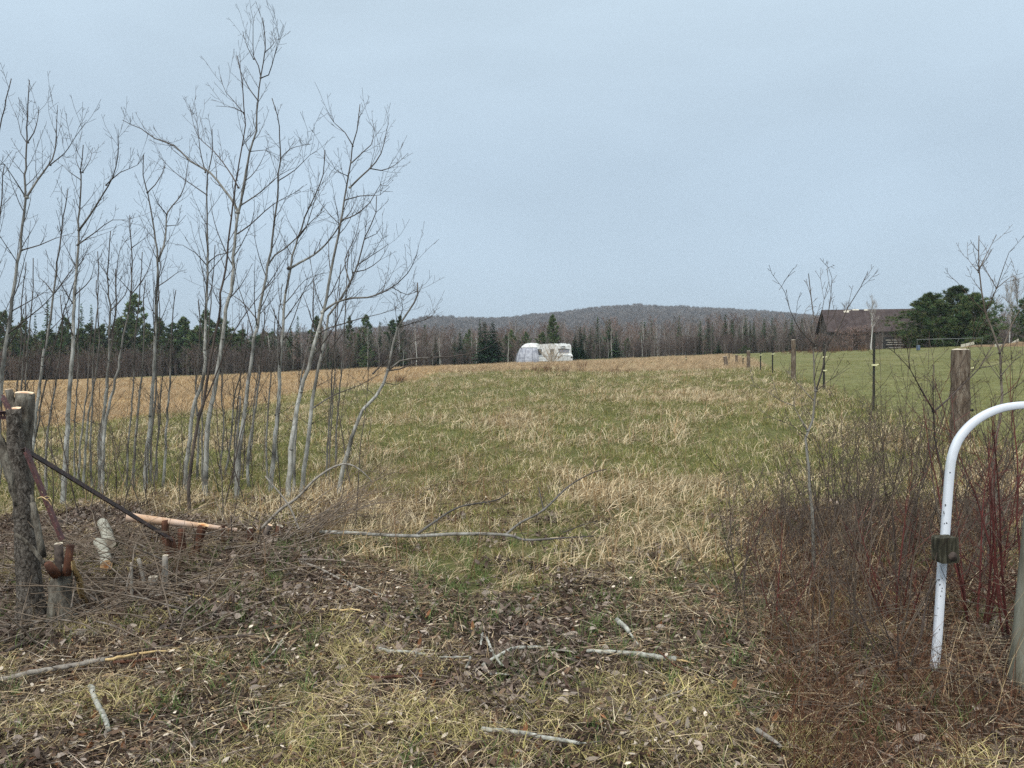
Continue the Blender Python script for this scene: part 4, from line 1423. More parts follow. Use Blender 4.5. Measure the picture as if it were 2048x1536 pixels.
def ground_tube(mb, pxs, radii, lift=0.0, sides=6, step=0.03, jitter=0.0, rng=RNG, rough=0.15):
    pts = [ground_px(x, y) + Vector((0, 0, lift + r)) for (x, y), r in zip(pxs, radii)]
    pl = smooth_line(pts, step) if len(pts) > 2 else smooth_line([pts[0], pts[0].lerp(pts[1], 0.5), pts[1]], step)
    n = len(pl)
    cum = [0.0]
    for i in range(1, len(pts)):
        cum.append(cum[-1] + (pts[i] - pts[i - 1]).length)
    rr, acc = [], 0.0
    for i in range(n):
        if i:
            acc += (pl[i] - pl[i - 1]).length
        rr.append(float(np.interp(acc, cum, radii)))
    if jitter:
        pl = [p + Vector((rng.gauss(0, jitter), rng.gauss(0, jitter), abs(rng.gauss(0, jitter)))) for p in pl]
    mb.tube(pl, rr, sides, True, None, (1, 1, 1), None, rough, rng)
    return pl


# goal-like pipe frame, boards, barrel and heap at the top of the pasture
def make_debris():
    D = 58.0
    a, b = at(1834, 679, D), at(1966, 676, D)
    root = thing('pipe_goal', 'low frame of thin grey pipe standing in front of the pines', 'frame', on_ground(1900, D))
    mb = MB(); mb.tube([a, b], [0.022, 0.022], 6); mb.build('crossbar', M['galv'], root)
    for (p, q) in (((1917, 678), (1911, 698)), ((1966, 676), (1960, 700)), ((1834, 679), (1836, 702)), ((1884, 678), (1890, 690))):
        mb = MB(); p0 = at(p[0], p[1], D); p1 = at(q[0], q[1], D + 0.8); p1.z = min(p1.z, hz(p1.x, p1.y)) - 0.05
        mb.tube([p0, p1], [0.016, 0.016], 6); mb.build('leg', M['galv'], root)
    for lab, p, q, w in (('pale board slanting up against the brown heap', (1922, 692), (1948, 686), 0.12), ('pale board lying flat on top of the heap', (1990, 691), (2003, 691), 0.12),
                         ('pale board sticking up from the heap at right', (2024, 688), (2037, 680), 0.12), ('thin pale board on the grass before the heap', (1972, 701), (1992, 700), 0.08)):
        D2 = 66
        p0, p1 = at(p[0], p[1], D2), at(q[0], q[1], D2 + 0.5)
        mb = MB(); d = (p1 - p0).normalized(); up = Vector((0, 0, 1)).cross(d).normalized()
        mb.box((p0 + p1) / 2, (p1 - p0) / 2, up * 0.02, d.cross(up) * w)
        tag(mb.build('board', M['pale_board'], None, False), lab, 'board')
    c = on_ground(1836, 68)
    root = thing('barrel', 'faded blue plastic barrel beside the pine clump', 'barrel', c)
    mb = MB(); pr = [(q * .5, w * .5) for q, w in ((0, .28), (.05, .30), (.3, .31), (.32, .295), (.36, .31), (.6, .31), (.62, .295), (.66, .31), (.88, .29), (.9, .26))]
    mb.tube([c + Vector((0, 0, z)) for z, _ in pr], [q for _, q in pr], 14); mb.build('body', M['blue_plastic'], root)
    mb = MB(); mb.tube([c + Vector((0.06, 0, .45)), c + Vector((0.06, 0, .47))], [.03, .03], 8); mb.build('cap', M['dark_rubber'], root)
    # heap
    rs = np.random.RandomState(3)
    for nm, lab, px0, px1, top, Dh in (('brush_heap', 'rusty brown heap of dead brush behind the pipe frame', 1918, 2010, 688, 72), ('earth_heap', 'grassy earth heap at the right edge of the pasture', 1994, 2090, 683, 66)):
        x0, x1 = (px0 - 1024) / FPX * Dh, (px1 - 1024) / FPX * Dh
        xs, ys = np.linspace(x0, x1, 26), np.linspace(Dh - 1.6, Dh + 2.2, 14)
        X, Y = np.meshgrid(xs, ys)
        u, v = (X - x0) / (x1 - x0) * 2 - 1, (Y - Dh + 1.6) / 3.8 * 2 - 1
        Ht = at((px0 + px1) / 2, top, Dh).z - hz((x0 + x1) / 2, Dh)
        Z = height(X, Y) - 0.05 + Ht * np.clip(1 - u * u, 0, 1) * np.clip(1 - v * v, 0, 1) ** 0.7 * (0.6 + 0.8 * fbm(X * 1.6, Y * 1.6, 61))
        mb = MB()
        for p in np.stack([X, Y, Z], -1).reshape(-1, 3):
            mb.vert(p)
        for j in range(13):
            for i in range(25):
                a_ = j * 26 + i
                mb.f.append((a_, a_ + 1, a_ + 27, a_ + 26))
        o = mb.build(nm, M['soil_pile'], None, True)
        tag(o, lab, 'heap')


make_debris()


# ------------------------------------------------------------------ fence posts
def wood_post(label, px, top, D, w_px, lean=0.0, base=None, name='fence_post', moss=False):
    p = on_ground(px + lean, D)
    t = at(px, top, D)
    r = w_px / FPX * D / 2
    root = thing(name, label, 'fence post', p)
    mb = MB()
    rg = random.Random(int(px))
    n = 14
    pts = [p.lerp(t, i / n) + Vector((rg.gauss(0, r * 0.02), rg.gauss(0, r * 0.02), -0.2 if i == 0 else 0)) for i in range(n + 1)]
    rr = [r * (1.06 - 0.10 * i / n + rg.gauss(0, 0.018)) for i in range(n + 1)]
    mb.tube(pts, rr, 18, False, None, (1, 1, 1), None, 0.10, rg)
    mb.build('shaft', M['post_wood'], root)
    mb = MB()
    b = len(mb.v)
    c = pts[-1]
    rings = [(1.0, 0.0), (0.9, 0.02), (0.55, 0.035), (0.0, 0.03)]
    for k, (q, h) in enumerate(rings[:-1]):
        for i in range(18):
            a = 2 * math.pi * i / 18
            mb.vert(c + Vector((math.cos(a) * rr[-1] * q, math.sin(a) * rr[-1] * q, h * r / 0.1 * (0.6 + 0.5 * math.sin(a * 2 + 1)) * 0.5)), 0, q)
    cc = mb.vert(c + Vector((0, 0, 0.02)), 0, 0)
    for k in range(2):
        for i in range(18):
            a0, a1 = b + k * 18 + i, b + k * 18 + (i + 1) % 18
            mb.f.append((a0, a1, a1 + 18, a0 + 18))
    for i in range(18):
        mb.f.append((b + 36 + i, b + 36 + (i + 1) % 18, cc))
    mb.build('post_top', M['cut_grey'], root)
    return root, p, t, r


root, pb, pt, pr = wood_post('thick weathered wooden post standing behind the white pipe', 1921, 700, 11.0, 34)
for hz_, sx in ((0.35, 1.0), (0.80, 1.0)):
    c = pb.lerp(pt, hz_) + Vector((pr, -0.03, 0))
    mb = MB(); mb.tube([c, c + Vector((0.035, 0, 0.0))], [0.014, 0.014], 8); mb.tube([c + Vector((0.035, 0, 0)), c + Vector((0.045, 0, 0))], [0.022, 0.022], 8)
    mb.build('insulator', M['insulator'] if hz_ > 0.5 else M['dark_rubber'], root)
wood_post('mossy grey wooden post behind the thin pale sapling', 1587, 680, 29.0, 9)
wood_post('pale lichen-covered wooden post, rightmost of the far row', 1497, 702, 44.0, 7)
wood_post('short grey wooden post, second in the far row', 1473, 710, 50.0, 5)
wood_post('leaning dark wooden post at the left end of the far row', 1450, 713, 47.0, 8, 3)


def steel_post(label, px, top, base_y, D, clips):
    p = on_ground(px, D)
    t = at(px, top, D)
    root = thing('steel_fence_post', label, 'fence post', p, None)
    w = 0.024 if D < 20 else 0.03
    mb = MB()
    c = (p + t) / 2; h = Vector((0, 0, (t.z - p.z) / 2 + 0.1))
    mb.box(c, (w, 0, 0), (0, 0.004, 0), h)
    mb.box(c + Vector((0, 0.022, 0)), (0.004, 0, 0), (0, 0.0175, 0), h)
    mb.build('shaft', M['steel_post'], root, False)
    k = t.z - p.z
    mb = MB()
    for i in range(int(k / 0.055)):
        z = p.z + 0.05 + i * 0.055
        mb.box((p.x, p.y - 0.008, z), (0.006, 0, 0), (0, 0.004, 0), (0, 0, 0.012))
    o = mb.build('stud', M['steel_post'], root, False); o['kind'] = 'stuff'
    for cy in clips:
        q = at(px, cy, D)
        mb = MB(); mb.box(q + Vector((0, -0.015, 0)), (0.05, 0, 0), (0, 0.022, 0), (0, 0, 0.018))
        mb.tube([q + Vector((0.045, -0.03, 0)), q + Vector((0.085, -0.03, 0.012))], [0.014, 0.01], 6)
        mb.build('insulator', M['insulator'], root, False)


steel_post('nearest steel fence post with one yellow insulator', 1748, 676, 820, 16.0, (730,))
steel_post('steel fence post with two pale insulators behind the thin sapling', 1648, 690, 775, 23.0, (714, 741))
steel_post('short steel post with white cap, right of a pair on the crest', 1545, 708, 736, 34.0, (708,))
steel_post('short steel post with white cap, left of a pair on the crest', 1521, 710, 730, 39.0, (710,))
steel_post('thin steel post at the far end of the wooden row', 1486, 714, 728, 47.0, (714,))
steel_post('thin dark steel post just left of the two short grey wooden posts', 1458, 710, 724, 58.0, ())
steel_post('lone thin stake out on the crest right of the camper', 1372, 707, 724, 62.0, (717,))


# ------------------------------------------------------------------ white hoop of pipe with a wooden block, post at the right edge
def square_tube(mb, pts, hw, bev=0.22):
    """A square tube with rounded corners swept along pts in the picture's plane."""
    prof = []
    for sx, sy in ((1, 1), (-1, 1), (-1, -1), (1, -1)):
        prof += [(sx * hw, sy * hw * (1 - bev)), (sx * hw * (1 - bev), sy * hw)] if sx * sy > 0 else [(sx * hw * (1 - bev), sy * hw), (sx * hw, sy * hw * (1 - bev))]
    n = len(pts)
    b = len(mb.v)
    for i, p in enumerate(pts):
        t = (pts[min(i + 1, n - 1)] - pts[max(i - 1, 0)]).normalized()
        ny = Vector((0, 1, 0)); nx = t.cross(ny).normalized(); ny = nx.cross(t)
        for u, v in prof:
            mb.vert(p + nx * u + ny * v)
    m = len(prof)
    for i in range(n - 1):
        for k in range(m):
            a, c = b + i * m + k, b + i * m + (k + 1) % m
            mb.f.append((a, c, c + m, a + m))
    mb.f.append(tuple(b + k for k in range(m))); mb.f.append(tuple(b + (n - 1) * m + k for k in reversed(range(m))))


def make_hoop():
    D = 3.56
    path = [(1864, 1375), (1869, 1335), (1874, 1288), (1880, 1200), (1884, 1130), (1890, 1072), (1894, 1014), (1899, 950), (1903, 918), (1911, 892), (1921, 873), (1940, 851), (1964, 833), (1992, 820), (2020, 813), (2054, 810), (2090, 813), (2122, 824), (2150, 842), (2172, 868), (2184, 900), (2190, 960), (2196, 1072), (2204, 1200), (2214, 1340)]
    pts = smooth_line([at(x, y, D) for x, y in path], 0.02)
    g = ground_px(1864, 1372)
    root = thing('pipe_hoop', 'white bent square pipe hoop rising from the brush with black flaked spots', 'hoop', Vector((pts[0].x, D, hz(pts[0].x, D))))
    mb = MB(); square_tube(mb, pts, 0.0162); mb.build('pipe', M['white_paint'], root, True)
    for (x, y) in ((1900, 945), (1893, 1046), (1891, 1010)):
        c = at(x, y, D - 0.0165); mb = MB(); mb.tube([c + Vector((0, 0.002, 0)), c - Vector((0, 0.0015, 0))], [0.0035, 0.003], 8); mb.build('bolt_hole', M['dark_rubber'], root)
    rg = random.Random(4)
    for (x, y) in [(1881 + rg.uniform(-6, 5), rg.uniform(1140, 1330)) for _ in range(13)] + [(1888 + rg.uniform(-5, 5), rg.uniform(1020, 1060)) for _ in range(3)]:
        c = at(x, y, D - 0.0166); mb = MB()
        b = len(mb.v)
        k = 6
        for i in range(k):
            a = 6.283 * i / k
            q = rg.uniform(0.0015, 0.006)
            mb.vert(c + Vector((math.cos(a) * q * 0.8, -0.0008, math.sin(a) * q)))
        mb.f.append(tuple(range(b, b + k)))
        mb.build('paint_chip', M['dark_rubber'], root, False)
    # block of wood fixed in front of the pipe: it leans with it
    c = at(1890, 1098, D - 0.055)
    M4 = Matrix.Translation(c) @ Matrix.Rotation(math.radians(-2.5), 4, 'Y') @ Matrix.Rotation(math.radians(4), 4, 'Z')
    mb = MB()
    hw, hd, hh = 21 / FPX * D, 0.035, 25 / FPX * D
    NX, NZ = 12, 12
    rg = random.Random(8)
    def pt(u, v, w):
        e_ = 1 - 0.06 * max(0, abs(u) - 0.8) / 0.2 - 0.05 * max(0, abs(w) - 0.8) / 0.2
        return M4 @ Vector((u * hw * e_, v * hd * (1 - 0.12 * max(0, abs(u) - 0.75) / 0.25), w * hh * (1 - 0.05 * max(0, abs(u) - 0.8) / 0.2)))
    for sv in (-1, 1):
        b = len(mb.v)
        for j in range(NZ + 1):
            for i in range(NX + 1):
                groove = 0.10 * math.sin(i * 2.3 + 0.7 * math.sin(j * 0.5)) * (0.4 + 0.6 * j / NZ)
                mb.vert(pt(-1 + 2 * i / NX, sv * (1 + groove * (1 if 0 < i < NX else 0)), -1 + 2 * j / NZ))
        for j in range(NZ):
            for i in range(NX):
                a = b + j * (NX + 1) + i
                mb.f.append((a, a + 1, a + NX + 2, a + NX + 1) if sv < 0 else (a, a + NX + 1, a + NX + 2, a + 1))
    N2 = (NX + 1) * (NZ + 1)
    rim = [i for i in range(NX + 1)] + [(NX + 1) * j + NX for j in range(1, NZ + 1)] + [(NX + 1) * NZ + i for i in reversed(range(NX))] + [(NX + 1) * j for j in reversed(range(1, NZ))]
    for k in range(len(rim)):
        a, b_ = rim[k], rim[(k + 1) % len(rim)]
        mb.f.append((b_, a, a + N2, b_ + N2))
    blk = thing('wood_block', 'small mossy weathered wooden block fixed across the white pipe', 'block', c)
    mb.build('block', M['mossy_block'], blk, False)
    mb = MB(); k = M4 @ Vector((0.012, -hd - 0.004, -hh * 0.45))
    for q in range(3):
        mb.tube([k + Vector((0, 0.006, 0)), k - Vector((0, 0.001 + 0.001 * q, 0))], [0.022 - 0.006 * q, 0.020 - 0.006 * q], 12)
    mb.build('knot', M['dark_stick'], blk)


make_hoop()


def edge_post():
    D = 3.35
    b = on_ground(2056, D); t = at(2076, 1010, D)
    root = thing('gate_post', 'smooth grey green-stained post at the right edge of the picture', 'post', b)
    rg = random.Random(2)
    mb = MB(); n = 14
    mb.tube([b.lerp(t, i / n) - Vector((0, 0, 0.1 if i == 0 else 0)) for i in range(n + 1)], [0.062 - 0.012 * i / n + rg.gauss(0, 0.001) for i in range(n + 1)], 20, True, None, (1, 1, 1), None, 0.03, rg)
    mb.build('shaft', M['edge_post'], root)
    mb = MB(); mb.tube([t, t + Vector((0, 0, 0.006))], [0.056, 0.05], 20, True, [1, 0.3]); mb.build('post_top', M['cut_grey'], root)


edge_post()

# ------------------------------------------------------------------ bare saplings, traced from the photograph and grown with branches
RMIN = 0.0017


def grow(mb, p, d, L, r0, rg, curl=0.10, up=0.16, twigs=6, depth=0, sides=4, buds=False, col=(1, 1, 1)):
    n = max(3, min(9, int(L / 0.10)))
    d = d.normalized()
    pts, q = [p.copy()], p.copy()
    for i in range(n):
        d = (d + Vector((rg.gauss(0, curl), rg.gauss(0, curl), rg.gauss(up, curl * 0.6)))).normalized()
        q = q + d * (L / n)
        pts.append(q.copy())
    rr = [max(RMIN, r0 * (1 - 0.82 * i / n)) for i in range(n + 1)]
    mb.tube(pts, rr, sides, False, [0.5 if (i == 0 and depth == 0) else 0.0 for i in range(n + 1)], col)
    if twigs <= 0:
        return
    for k in range(twigs):
        s_ = 0.12 + 0.83 * (k + rg.random()) / twigs
        i = min(n - 1, int(s_ * n))
        b = pts[i].lerp(pts[i + 1], s_ * n - i)
        t = (pts[i + 1] - pts[i]).normalized()
        o = t.cross(Vector((rg.gauss(0, 1), rg.gauss(0, 1), rg.gauss(0, 1)))).normalized()
        dd = (t * rg.uniform(0.5, 1.1) + o * rg.uniform(0.6, 1.1)).normalized()
        tl = L * rg.uniform(0.14, 0.42) * (1 - 0.45 * s_)
        if tl < 0.02:
            continue
        grow(mb, b, dd, tl, max(0.0014, rr[i] * 0.5), rg, curl * 1.2, up * 1.2, 3 if (depth == 0 and tl > 0.22) else 0, depth + 1, 3, False, col)


def knot_ring(mb, p, t, r, rg):
    k = rg.uniform(0.2, 0.9) ** 1.3
    r = r * rg.uniform(0.7, 1.0)
    off = Vector((rg.gauss(0, 1), rg.gauss(0, 1), 0)).normalized() * r * 0.35
    mb.tube([p - t * r * 0.7, p - t * r * 0.2, p + t * r * 0.3, p + t * r * 0.8], [r * 0.6, r * 1.02, r * 0.98, r * 0.5], 7, False, [k * 0.4, k, k, k * 0.3])
    mb.v[-28:] = [(v[0] + off.x, v[1] + off.y, v[2]) for v in mb.v[-28:]]


def sapling(label, D, line, w0, mat='poplar', lo=0.30, nb=16, blen=(0.5, 1.15), limbs=(), seed=0, lean=0.0, group=None, name='bare_sapling', spur=4, cat='sapling', wtop=2.0, out=(0.45, 0.85), whip=True, cut=False, tw=6):
    """line: pixels from the tip down to the ground; w0: width in pixels at the foot. limbs: traced limbs (pixels from the fork out, width)."""
    rg = random.Random(seed * 77 + 5)
    line = list(reversed(line))
    N = len(line)
    foot = on_ground(line[0][0], D)
    pts = [foot - Vector((0, 0, 0.12))]
    yb = line[0][1]
    for (x, y) in line[1:]:
        f = (yb - y) / max(1.0, (yb - line[-1][1]))
        pts.append(at(x, y, D + lean * f))
    sm = smooth_line(pts, 0.11)
    n = len(sm)
    k0, k1 = w0 * 0.72 / FPX * D / 2, wtop / FPX * D / 2 * 0.8
    rr = [k1 + (k0 - k1) * (1 - i / (n - 1)) ** 1.1 for i in range(n)]
    rr[0] *= 1.25
    sm = [sm[0]] + [p + Vector((rg.gauss(0, 0.004), rg.gauss(0, 0.006), 0)) for p in sm[1:]]
    root = thing(name, label, cat, foot, group)
    mb = MB()
    dk = [0.0] * n
    for i in range(n):
        if rg.random() < 0.16:
            dk[i] = rg.uniform(0.25, 0.8)
    mb.tube(sm, rr, 8, True, dk, (1, 1, 1), None, 0.05, rg)
    trunk_mb = mb
    base_i = max(1, int(n * lo))
    az = rg.uniform(0, 6.28)
    nb = int(nb * 1.2)
    for k in range(nb):
        t = lo + (0.985 - lo) * (k + rg.random() * 0.8) / nb
        i = min(n - 2, int(t * n))
        p = sm[i]
        td = (sm[i + 1] - sm[i - 1]).normalized()
        az += 2.4 + rg.gauss(0, 0.5)
        o = Vector((math.cos(az), math.sin(az) * 0.9, 0))
        e_ = rg.uniform(*out)
        d = (td * (1.0) + o * e_ * 1.2).normalized()
        L = rg.uniform(*blen) * (0.95 - 0.70 * (t - lo) / (1 - lo))
        knot_ring(trunk_mb, p, td, rr[i] * 1.02, rg)
        b = MB()
        grow(b, p, d, L, max(0.003, min(rr[i] * 0.42, 0.008)), rg, 0.075, 0.15, tw, 0, 4)
        b.build('branch', M[mat], root)
    for k in range(spur):                              # short dead spurs and dark knots low on the stem
        t = rg.uniform(0.12, max(0.14, lo))
        i = min(n - 2, max(1, int(t * n)))
        a = rg.uniform(0, 6.28)
        d = Vector((math.cos(a), math.sin(a) * 0.8, rg.uniform(0.1, 0.9)))
        knot_ring(trunk_mb, sm[i], (sm[i + 1] - sm[i - 1]).normalized(), rr[i] * 1.0, rg)
        if rg.random() < 0.55:
            b = MB()
            grow(b, sm[i], d, rg.uniform(0.15, 0.55), 0.004, rg, 0.14, 0.1, 3, 0, 4)
            b.build('branch', M[mat], root)
    for lim in limbs:
        lp, lw = lim[0], lim[1]
        f0 = (yb - lp[0][1]) / max(1.0, (yb - line[-1][1]))
        dep = rg.gauss(0, 0.35)
        pp = [at(x, y, D + lean * f0 + dep * j / (len(lp) - 1)) for j, (x, y) in enumerate(lp)]
        s2 = smooth_line(pp, 0.09)
        m = len(s2)
        r2 = [max(0.0021 if D > 7 else 0.0015, lw * 0.62 / FPX * D / 2 * (1 - 0.8 * j / (m - 1))) for j in range(m)]
        b = MB()
        b.tube(s2, r2, 5, False, [0.7 if j == 0 else (0.5 if rg.random() < 0.08 else 0.0) for j in range(m)])
        knot_ring(trunk_mb, s2[0], Vector((0, 0, 1)), lw / FPX * D / 2 * 1.25, rg)
        tz = 1.0 if D > 7 else 0.5
        cnt = max(2, int(sum((s2[j + 1] - s2[j]).length for j in range(m - 1)) / (0.11 if D > 7 else 0.13)))
        for k in range(cnt):
            s_ = 0.2 + 0.78 * (k + rg.random()) / cnt
            j = min(m - 2, int(s_ * m))
            t = (s2[j + 1] - s2[j]).normalized()
            o = t.cross(Vector((rg.gauss(0, 1), rg.gauss(0, 1), rg.gauss(0, 1)))).normalized()
            grow(b, s2[j], (t + o * rg.uniform(0.5, 1.0) + Vector((0, 0, 0.25))).normalized(), rg.uniform(0.12, 0.5) * tz, max(0.0019 * tz, r2[j] * 0.45), rg, 0.12, 0.12, 3, 0, 3)
        b.build('branch', M[mat], root)
    trunk_mb.build('trunk', M[mat], root)
    if cut:
        mb = MB(); c = sm[-1]; t = (sm[-1] - sm[-2]).normalized()
        mb.tube([c, c + t * 0.004], [rr[-1] * 1.02, rr[-1] * 0.9], 8, True, [1, 0.4]); mb.build('cut_top', M['cut_pale'], root)
    return root


sapling('tallest bare sapling, pale stem, its tip near the top of the picture', 9.0,
        [(526, 36), (530, 97), (522, 150), (515, 205), (512, 262), (500, 305), (485, 384), (471, 470), (466, 535), (461, 582), (451, 620), (442, 700), (428, 788), (416, 846), (412, 934), (409, 1010)], 16,
        limbs=[([(522, 156), (517, 132), (507, 112), (506, 70), (506, 37), (502, 20)], 4), ([(522, 156), (537, 150), (550, 107), (558, 75), (567, 49)], 4), ([(515, 200), (500, 180), (480, 140), (475, 112)], 4), ([(530, 104), (541, 95), (552, 80), (554, 72)], 3),
               ([(507, 118), (495, 95), (485, 62)], 3), ([(477, 425), (462, 397), (445, 375), (420, 345), (380, 322), (350, 292), (310, 277), (282, 257), (262, 249), (245, 240)], 9), ([(310, 277), (340, 285), (352, 292)], 2),
               ([(500, 303), (530, 300), (560, 312)], 3), ([(480, 412), (520, 385), (560, 350), (590, 335)], 5), ([(471, 470), (500, 450), (545, 410), (600, 380)], 5)], seed=1, lo=0.42, nb=14, lean=0.2)
sapling('thin dark brown sapling leaning right, close left of the tallest sapling', 8.2,
        [(474, 112), (485, 165), (487, 212), (489, 250), (485, 287), (477, 325), (474, 350), (465, 412), (457, 485), (450, 540), (442, 587), (437, 637), (430, 675), (420, 720), (410, 788), (390, 876), (378, 964), (376, 1040)], 11, mat='darkstem',
        limbs=[([(488, 228), (470, 205), (452, 185), (440, 153)], 3), ([(487, 225), (468, 215), (432, 212)], 3), ([(477, 375), (460, 345), (430, 305), (395, 270), (380, 217)], 5), ([(485, 290), (500, 275), (512, 258)], 3),
               ([(396, 830), (420, 780), (440, 730), (470, 660), (520, 590), (560, 545), (580, 500)], 6)], seed=2, lo=0.48, nb=10, blen=(0.35, 0.8))
sapling('sapling with dark upper stem, right of the tallest one', 8.8,
        [(544, 196), (555, 232), (560, 275), (561, 320), (557, 350), (555, 400), (550, 437), (542, 500), (536, 530), (527, 580), (520, 620), (515, 655), (509, 675), (506, 700), (497, 762), (487, 840), (480, 895), (475, 975), (471, 1035)], 15,
        limbs=[([(536, 530), (550, 510), (570, 497), (592, 477), (615, 450), (650, 420)], 6), ([(560, 318), (580, 298), (610, 290), (620, 289)], 3), ([(556, 362), (590, 340), (620, 310), (635, 302)], 4), ([(515, 640), (480, 600), (440, 580), (405, 560)], 4), ([(518, 630), (545, 600), (560, 575)], 3)], seed=3, lo=0.40, nb=14)
sapling('sapling with forked grey stem and long limb crossing the big right-hand sapling', 9.2,
        [(650, 300), (647, 350), (627, 395), (610, 435), (597, 475), (590, 492), (580, 537), (570, 590), (567, 625), (565, 662), (560, 734), (560, 750), (556, 812), (550, 887), (544, 950), (541, 1010)], 14,
        limbs=[([(580, 537), (600, 525), (627, 510), (650, 490), (670, 465), (682, 445), (700, 425), (715, 390)], 8), ([(597, 475), (612, 455), (630, 400), (652, 350)], 4), ([(567, 610), (585, 590), (610, 560), (650, 545)], 4), ([(572, 672), (585, 690), (605, 708), (612, 730)], 4), ([(568, 640), (590, 610), (640, 540)], 4)], seed=4, lo=0.40, nb=13)
sapling('big sapling at the right of the thicket leaning right with wide limbs', 8.7,
        [(720, 209), (714, 262), (705, 292), (701, 325), (697, 350), (690, 395), (681, 450), (672, 490), (662, 545), (651, 600), (642, 640), (627, 695), (617, 734), (607, 762), (595, 812), (585, 875), (580, 925), (575, 1010)], 16,
        limbs=[([(700, 375), (720, 355), (740, 337), (762, 307), (775, 252)], 6), ([(740, 337), (762, 341), (790, 330), (816, 306)], 4), ([(706, 292), (690, 265), (668, 245), (655, 226)], 4), ([(704, 325), (725, 305), (742, 290), (752, 246)], 4), ([(696, 352), (672, 340), (662, 320)], 3),
               ([(645, 625), (672, 605), (707, 596), (735, 595), (765, 585), (795, 567), (815, 547), (825, 530), (835, 505)], 8), ([(765, 585), (772, 560), (778, 535)], 3), ([(785, 575), (815, 590), (835, 580)], 3),
               ([(640, 665), (660, 655), (695, 645), (720, 637), (760, 628), (800, 615)], 5), ([(684, 440), (710, 430), (740, 405), (760, 370), (778, 372)], 5), ([(690, 400), (720, 392), (760, 390), (780, 373)], 4), ([(681, 450), (660, 430), (640, 405), (622, 380)], 3)], seed=5, lo=0.40, nb=12, lean=-0.2)
sapling('twin grey stem close to the right of the big leaning sapling', 8.9,
        [(753, 392), (752, 425), (741, 452), (730, 475), (715, 530), (695, 575), (672, 610), (657, 632), (650, 680), (642, 712), (635, 750), (625, 800), (620, 850), (612, 912), (605, 962), (598, 1015)], 14,
        limbs=[([(645, 722), (660, 700), (690, 660), (705, 640)], 5), ([(628, 815), (650, 800), (680, 785), (720, 770), (752, 752), (785, 738)], 5), ([(700, 566), (690, 520), (712, 470), (722, 420)], 5), ([(715, 530), (745, 510), (775, 490), (776, 485)], 4), ([(705, 545), (730, 540), (760, 520), (777, 490)], 4), ([(730, 478), (752, 468), (763, 455)], 3)], seed=6, lo=0.46, nb=12)
sapling('bowed sapling standing apart at the right end of the thicket', 8.6,
        [(835, 565), (836, 587), (830, 605), (812, 632), (795, 655), (787, 687), (782, 712), (777, 737), (767, 767), (752, 792), (725, 820), (710, 855), (697, 900), (685, 937), (674, 1012)], 14,
        limbs=[([(777, 740), (800, 722), (820, 718), (860, 715), (900, 713), (930, 709), (960, 702), (978, 694)], 7), ([(747, 747), (762, 730), (790, 712), (815, 690), (842, 675)], 5), ([(775, 742), (800, 738), (840, 722), (870, 710), (890, 690)], 5), ([(797, 655), (830, 645), (850, 640), (868, 628), (876, 612)], 4), ([(797, 650), (805, 615), (800, 590)], 3), ([(768, 765), (790, 770), (815, 758)], 3)], seed=7, lo=0.62, nb=5, blen=(0.3, 0.6), wtop=3)
sapling('straight pale sapling left of the tallest one, its crown against the sky', 9.4,
        [(424, 258), (426, 300), (415, 350), (414, 412), (415, 487), (416, 525), (414, 575), (412, 625), (410, 700), (407, 758), (387, 817), (381, 876), (372, 934), (369, 1000)], 14,
        limbs=[([(411, 345), (400, 300), (394, 245), (380, 217)], 4), ([(414, 390), (385, 370), (350, 345), (318, 312)], 4), ([(413, 530), (390, 505), (365, 490), (350, 490)], 4), ([(416, 525), (435, 510), (460, 505), (480, 490)], 4)], seed=8, lo=0.42, nb=14)
sapling('forked sapling splitting into two crowns, third pale stem left of the tallest', 9.6,
        [(287, 310), (287, 350), (295, 387), (302, 425), (312, 480), (316, 520), (314, 562), (311, 612), (311, 675), (310, 700), (306, 758), (302, 832), (296, 890), (290, 964), (288, 1010)], 14,
        limbs=[([(316, 522), (328, 490), (332, 462), (335, 425), (355, 400), (368, 375), (376, 325)], 7), ([(334, 430), (315, 405), (305, 380)], 4), ([(295, 385), (310, 370), (325, 345), (332, 320)], 4), ([(312, 575), (335, 560), (355, 545), (370, 540)], 4), ([(334, 452), (355, 450), (372, 430)], 3)], seed=9, lo=0.45, nb=12)
sapling('tall pale straight sapling with bunched tip, second crown from the left', 9.0,
        [(167, 290), (161, 345), (162, 350), (160, 400), (157, 462), (155, 512), (150, 562), (147, 612), (147, 675), (145, 725), (141, 758), (136, 832), (132, 905), (127, 978), (122, 1030)], 16,
        limbs=[([(158, 460), (180, 430), (205, 390), (225, 355), (236, 310), (236, 258)], 7), ([(155, 490), (190, 465), (225, 440), (260, 443)], 5), ([(162, 360), (140, 345), (125, 330), (107, 345)], 3), ([(163, 345), (152, 320), (153, 288)], 3), ([(165, 345), (180, 320), (185, 297)], 3), ([(212, 370), (240, 345), (275, 330), (290, 305)], 4), ([(150, 590), (180, 560), (190, 520)], 4)], seed=10, lo=0.42, nb=13)
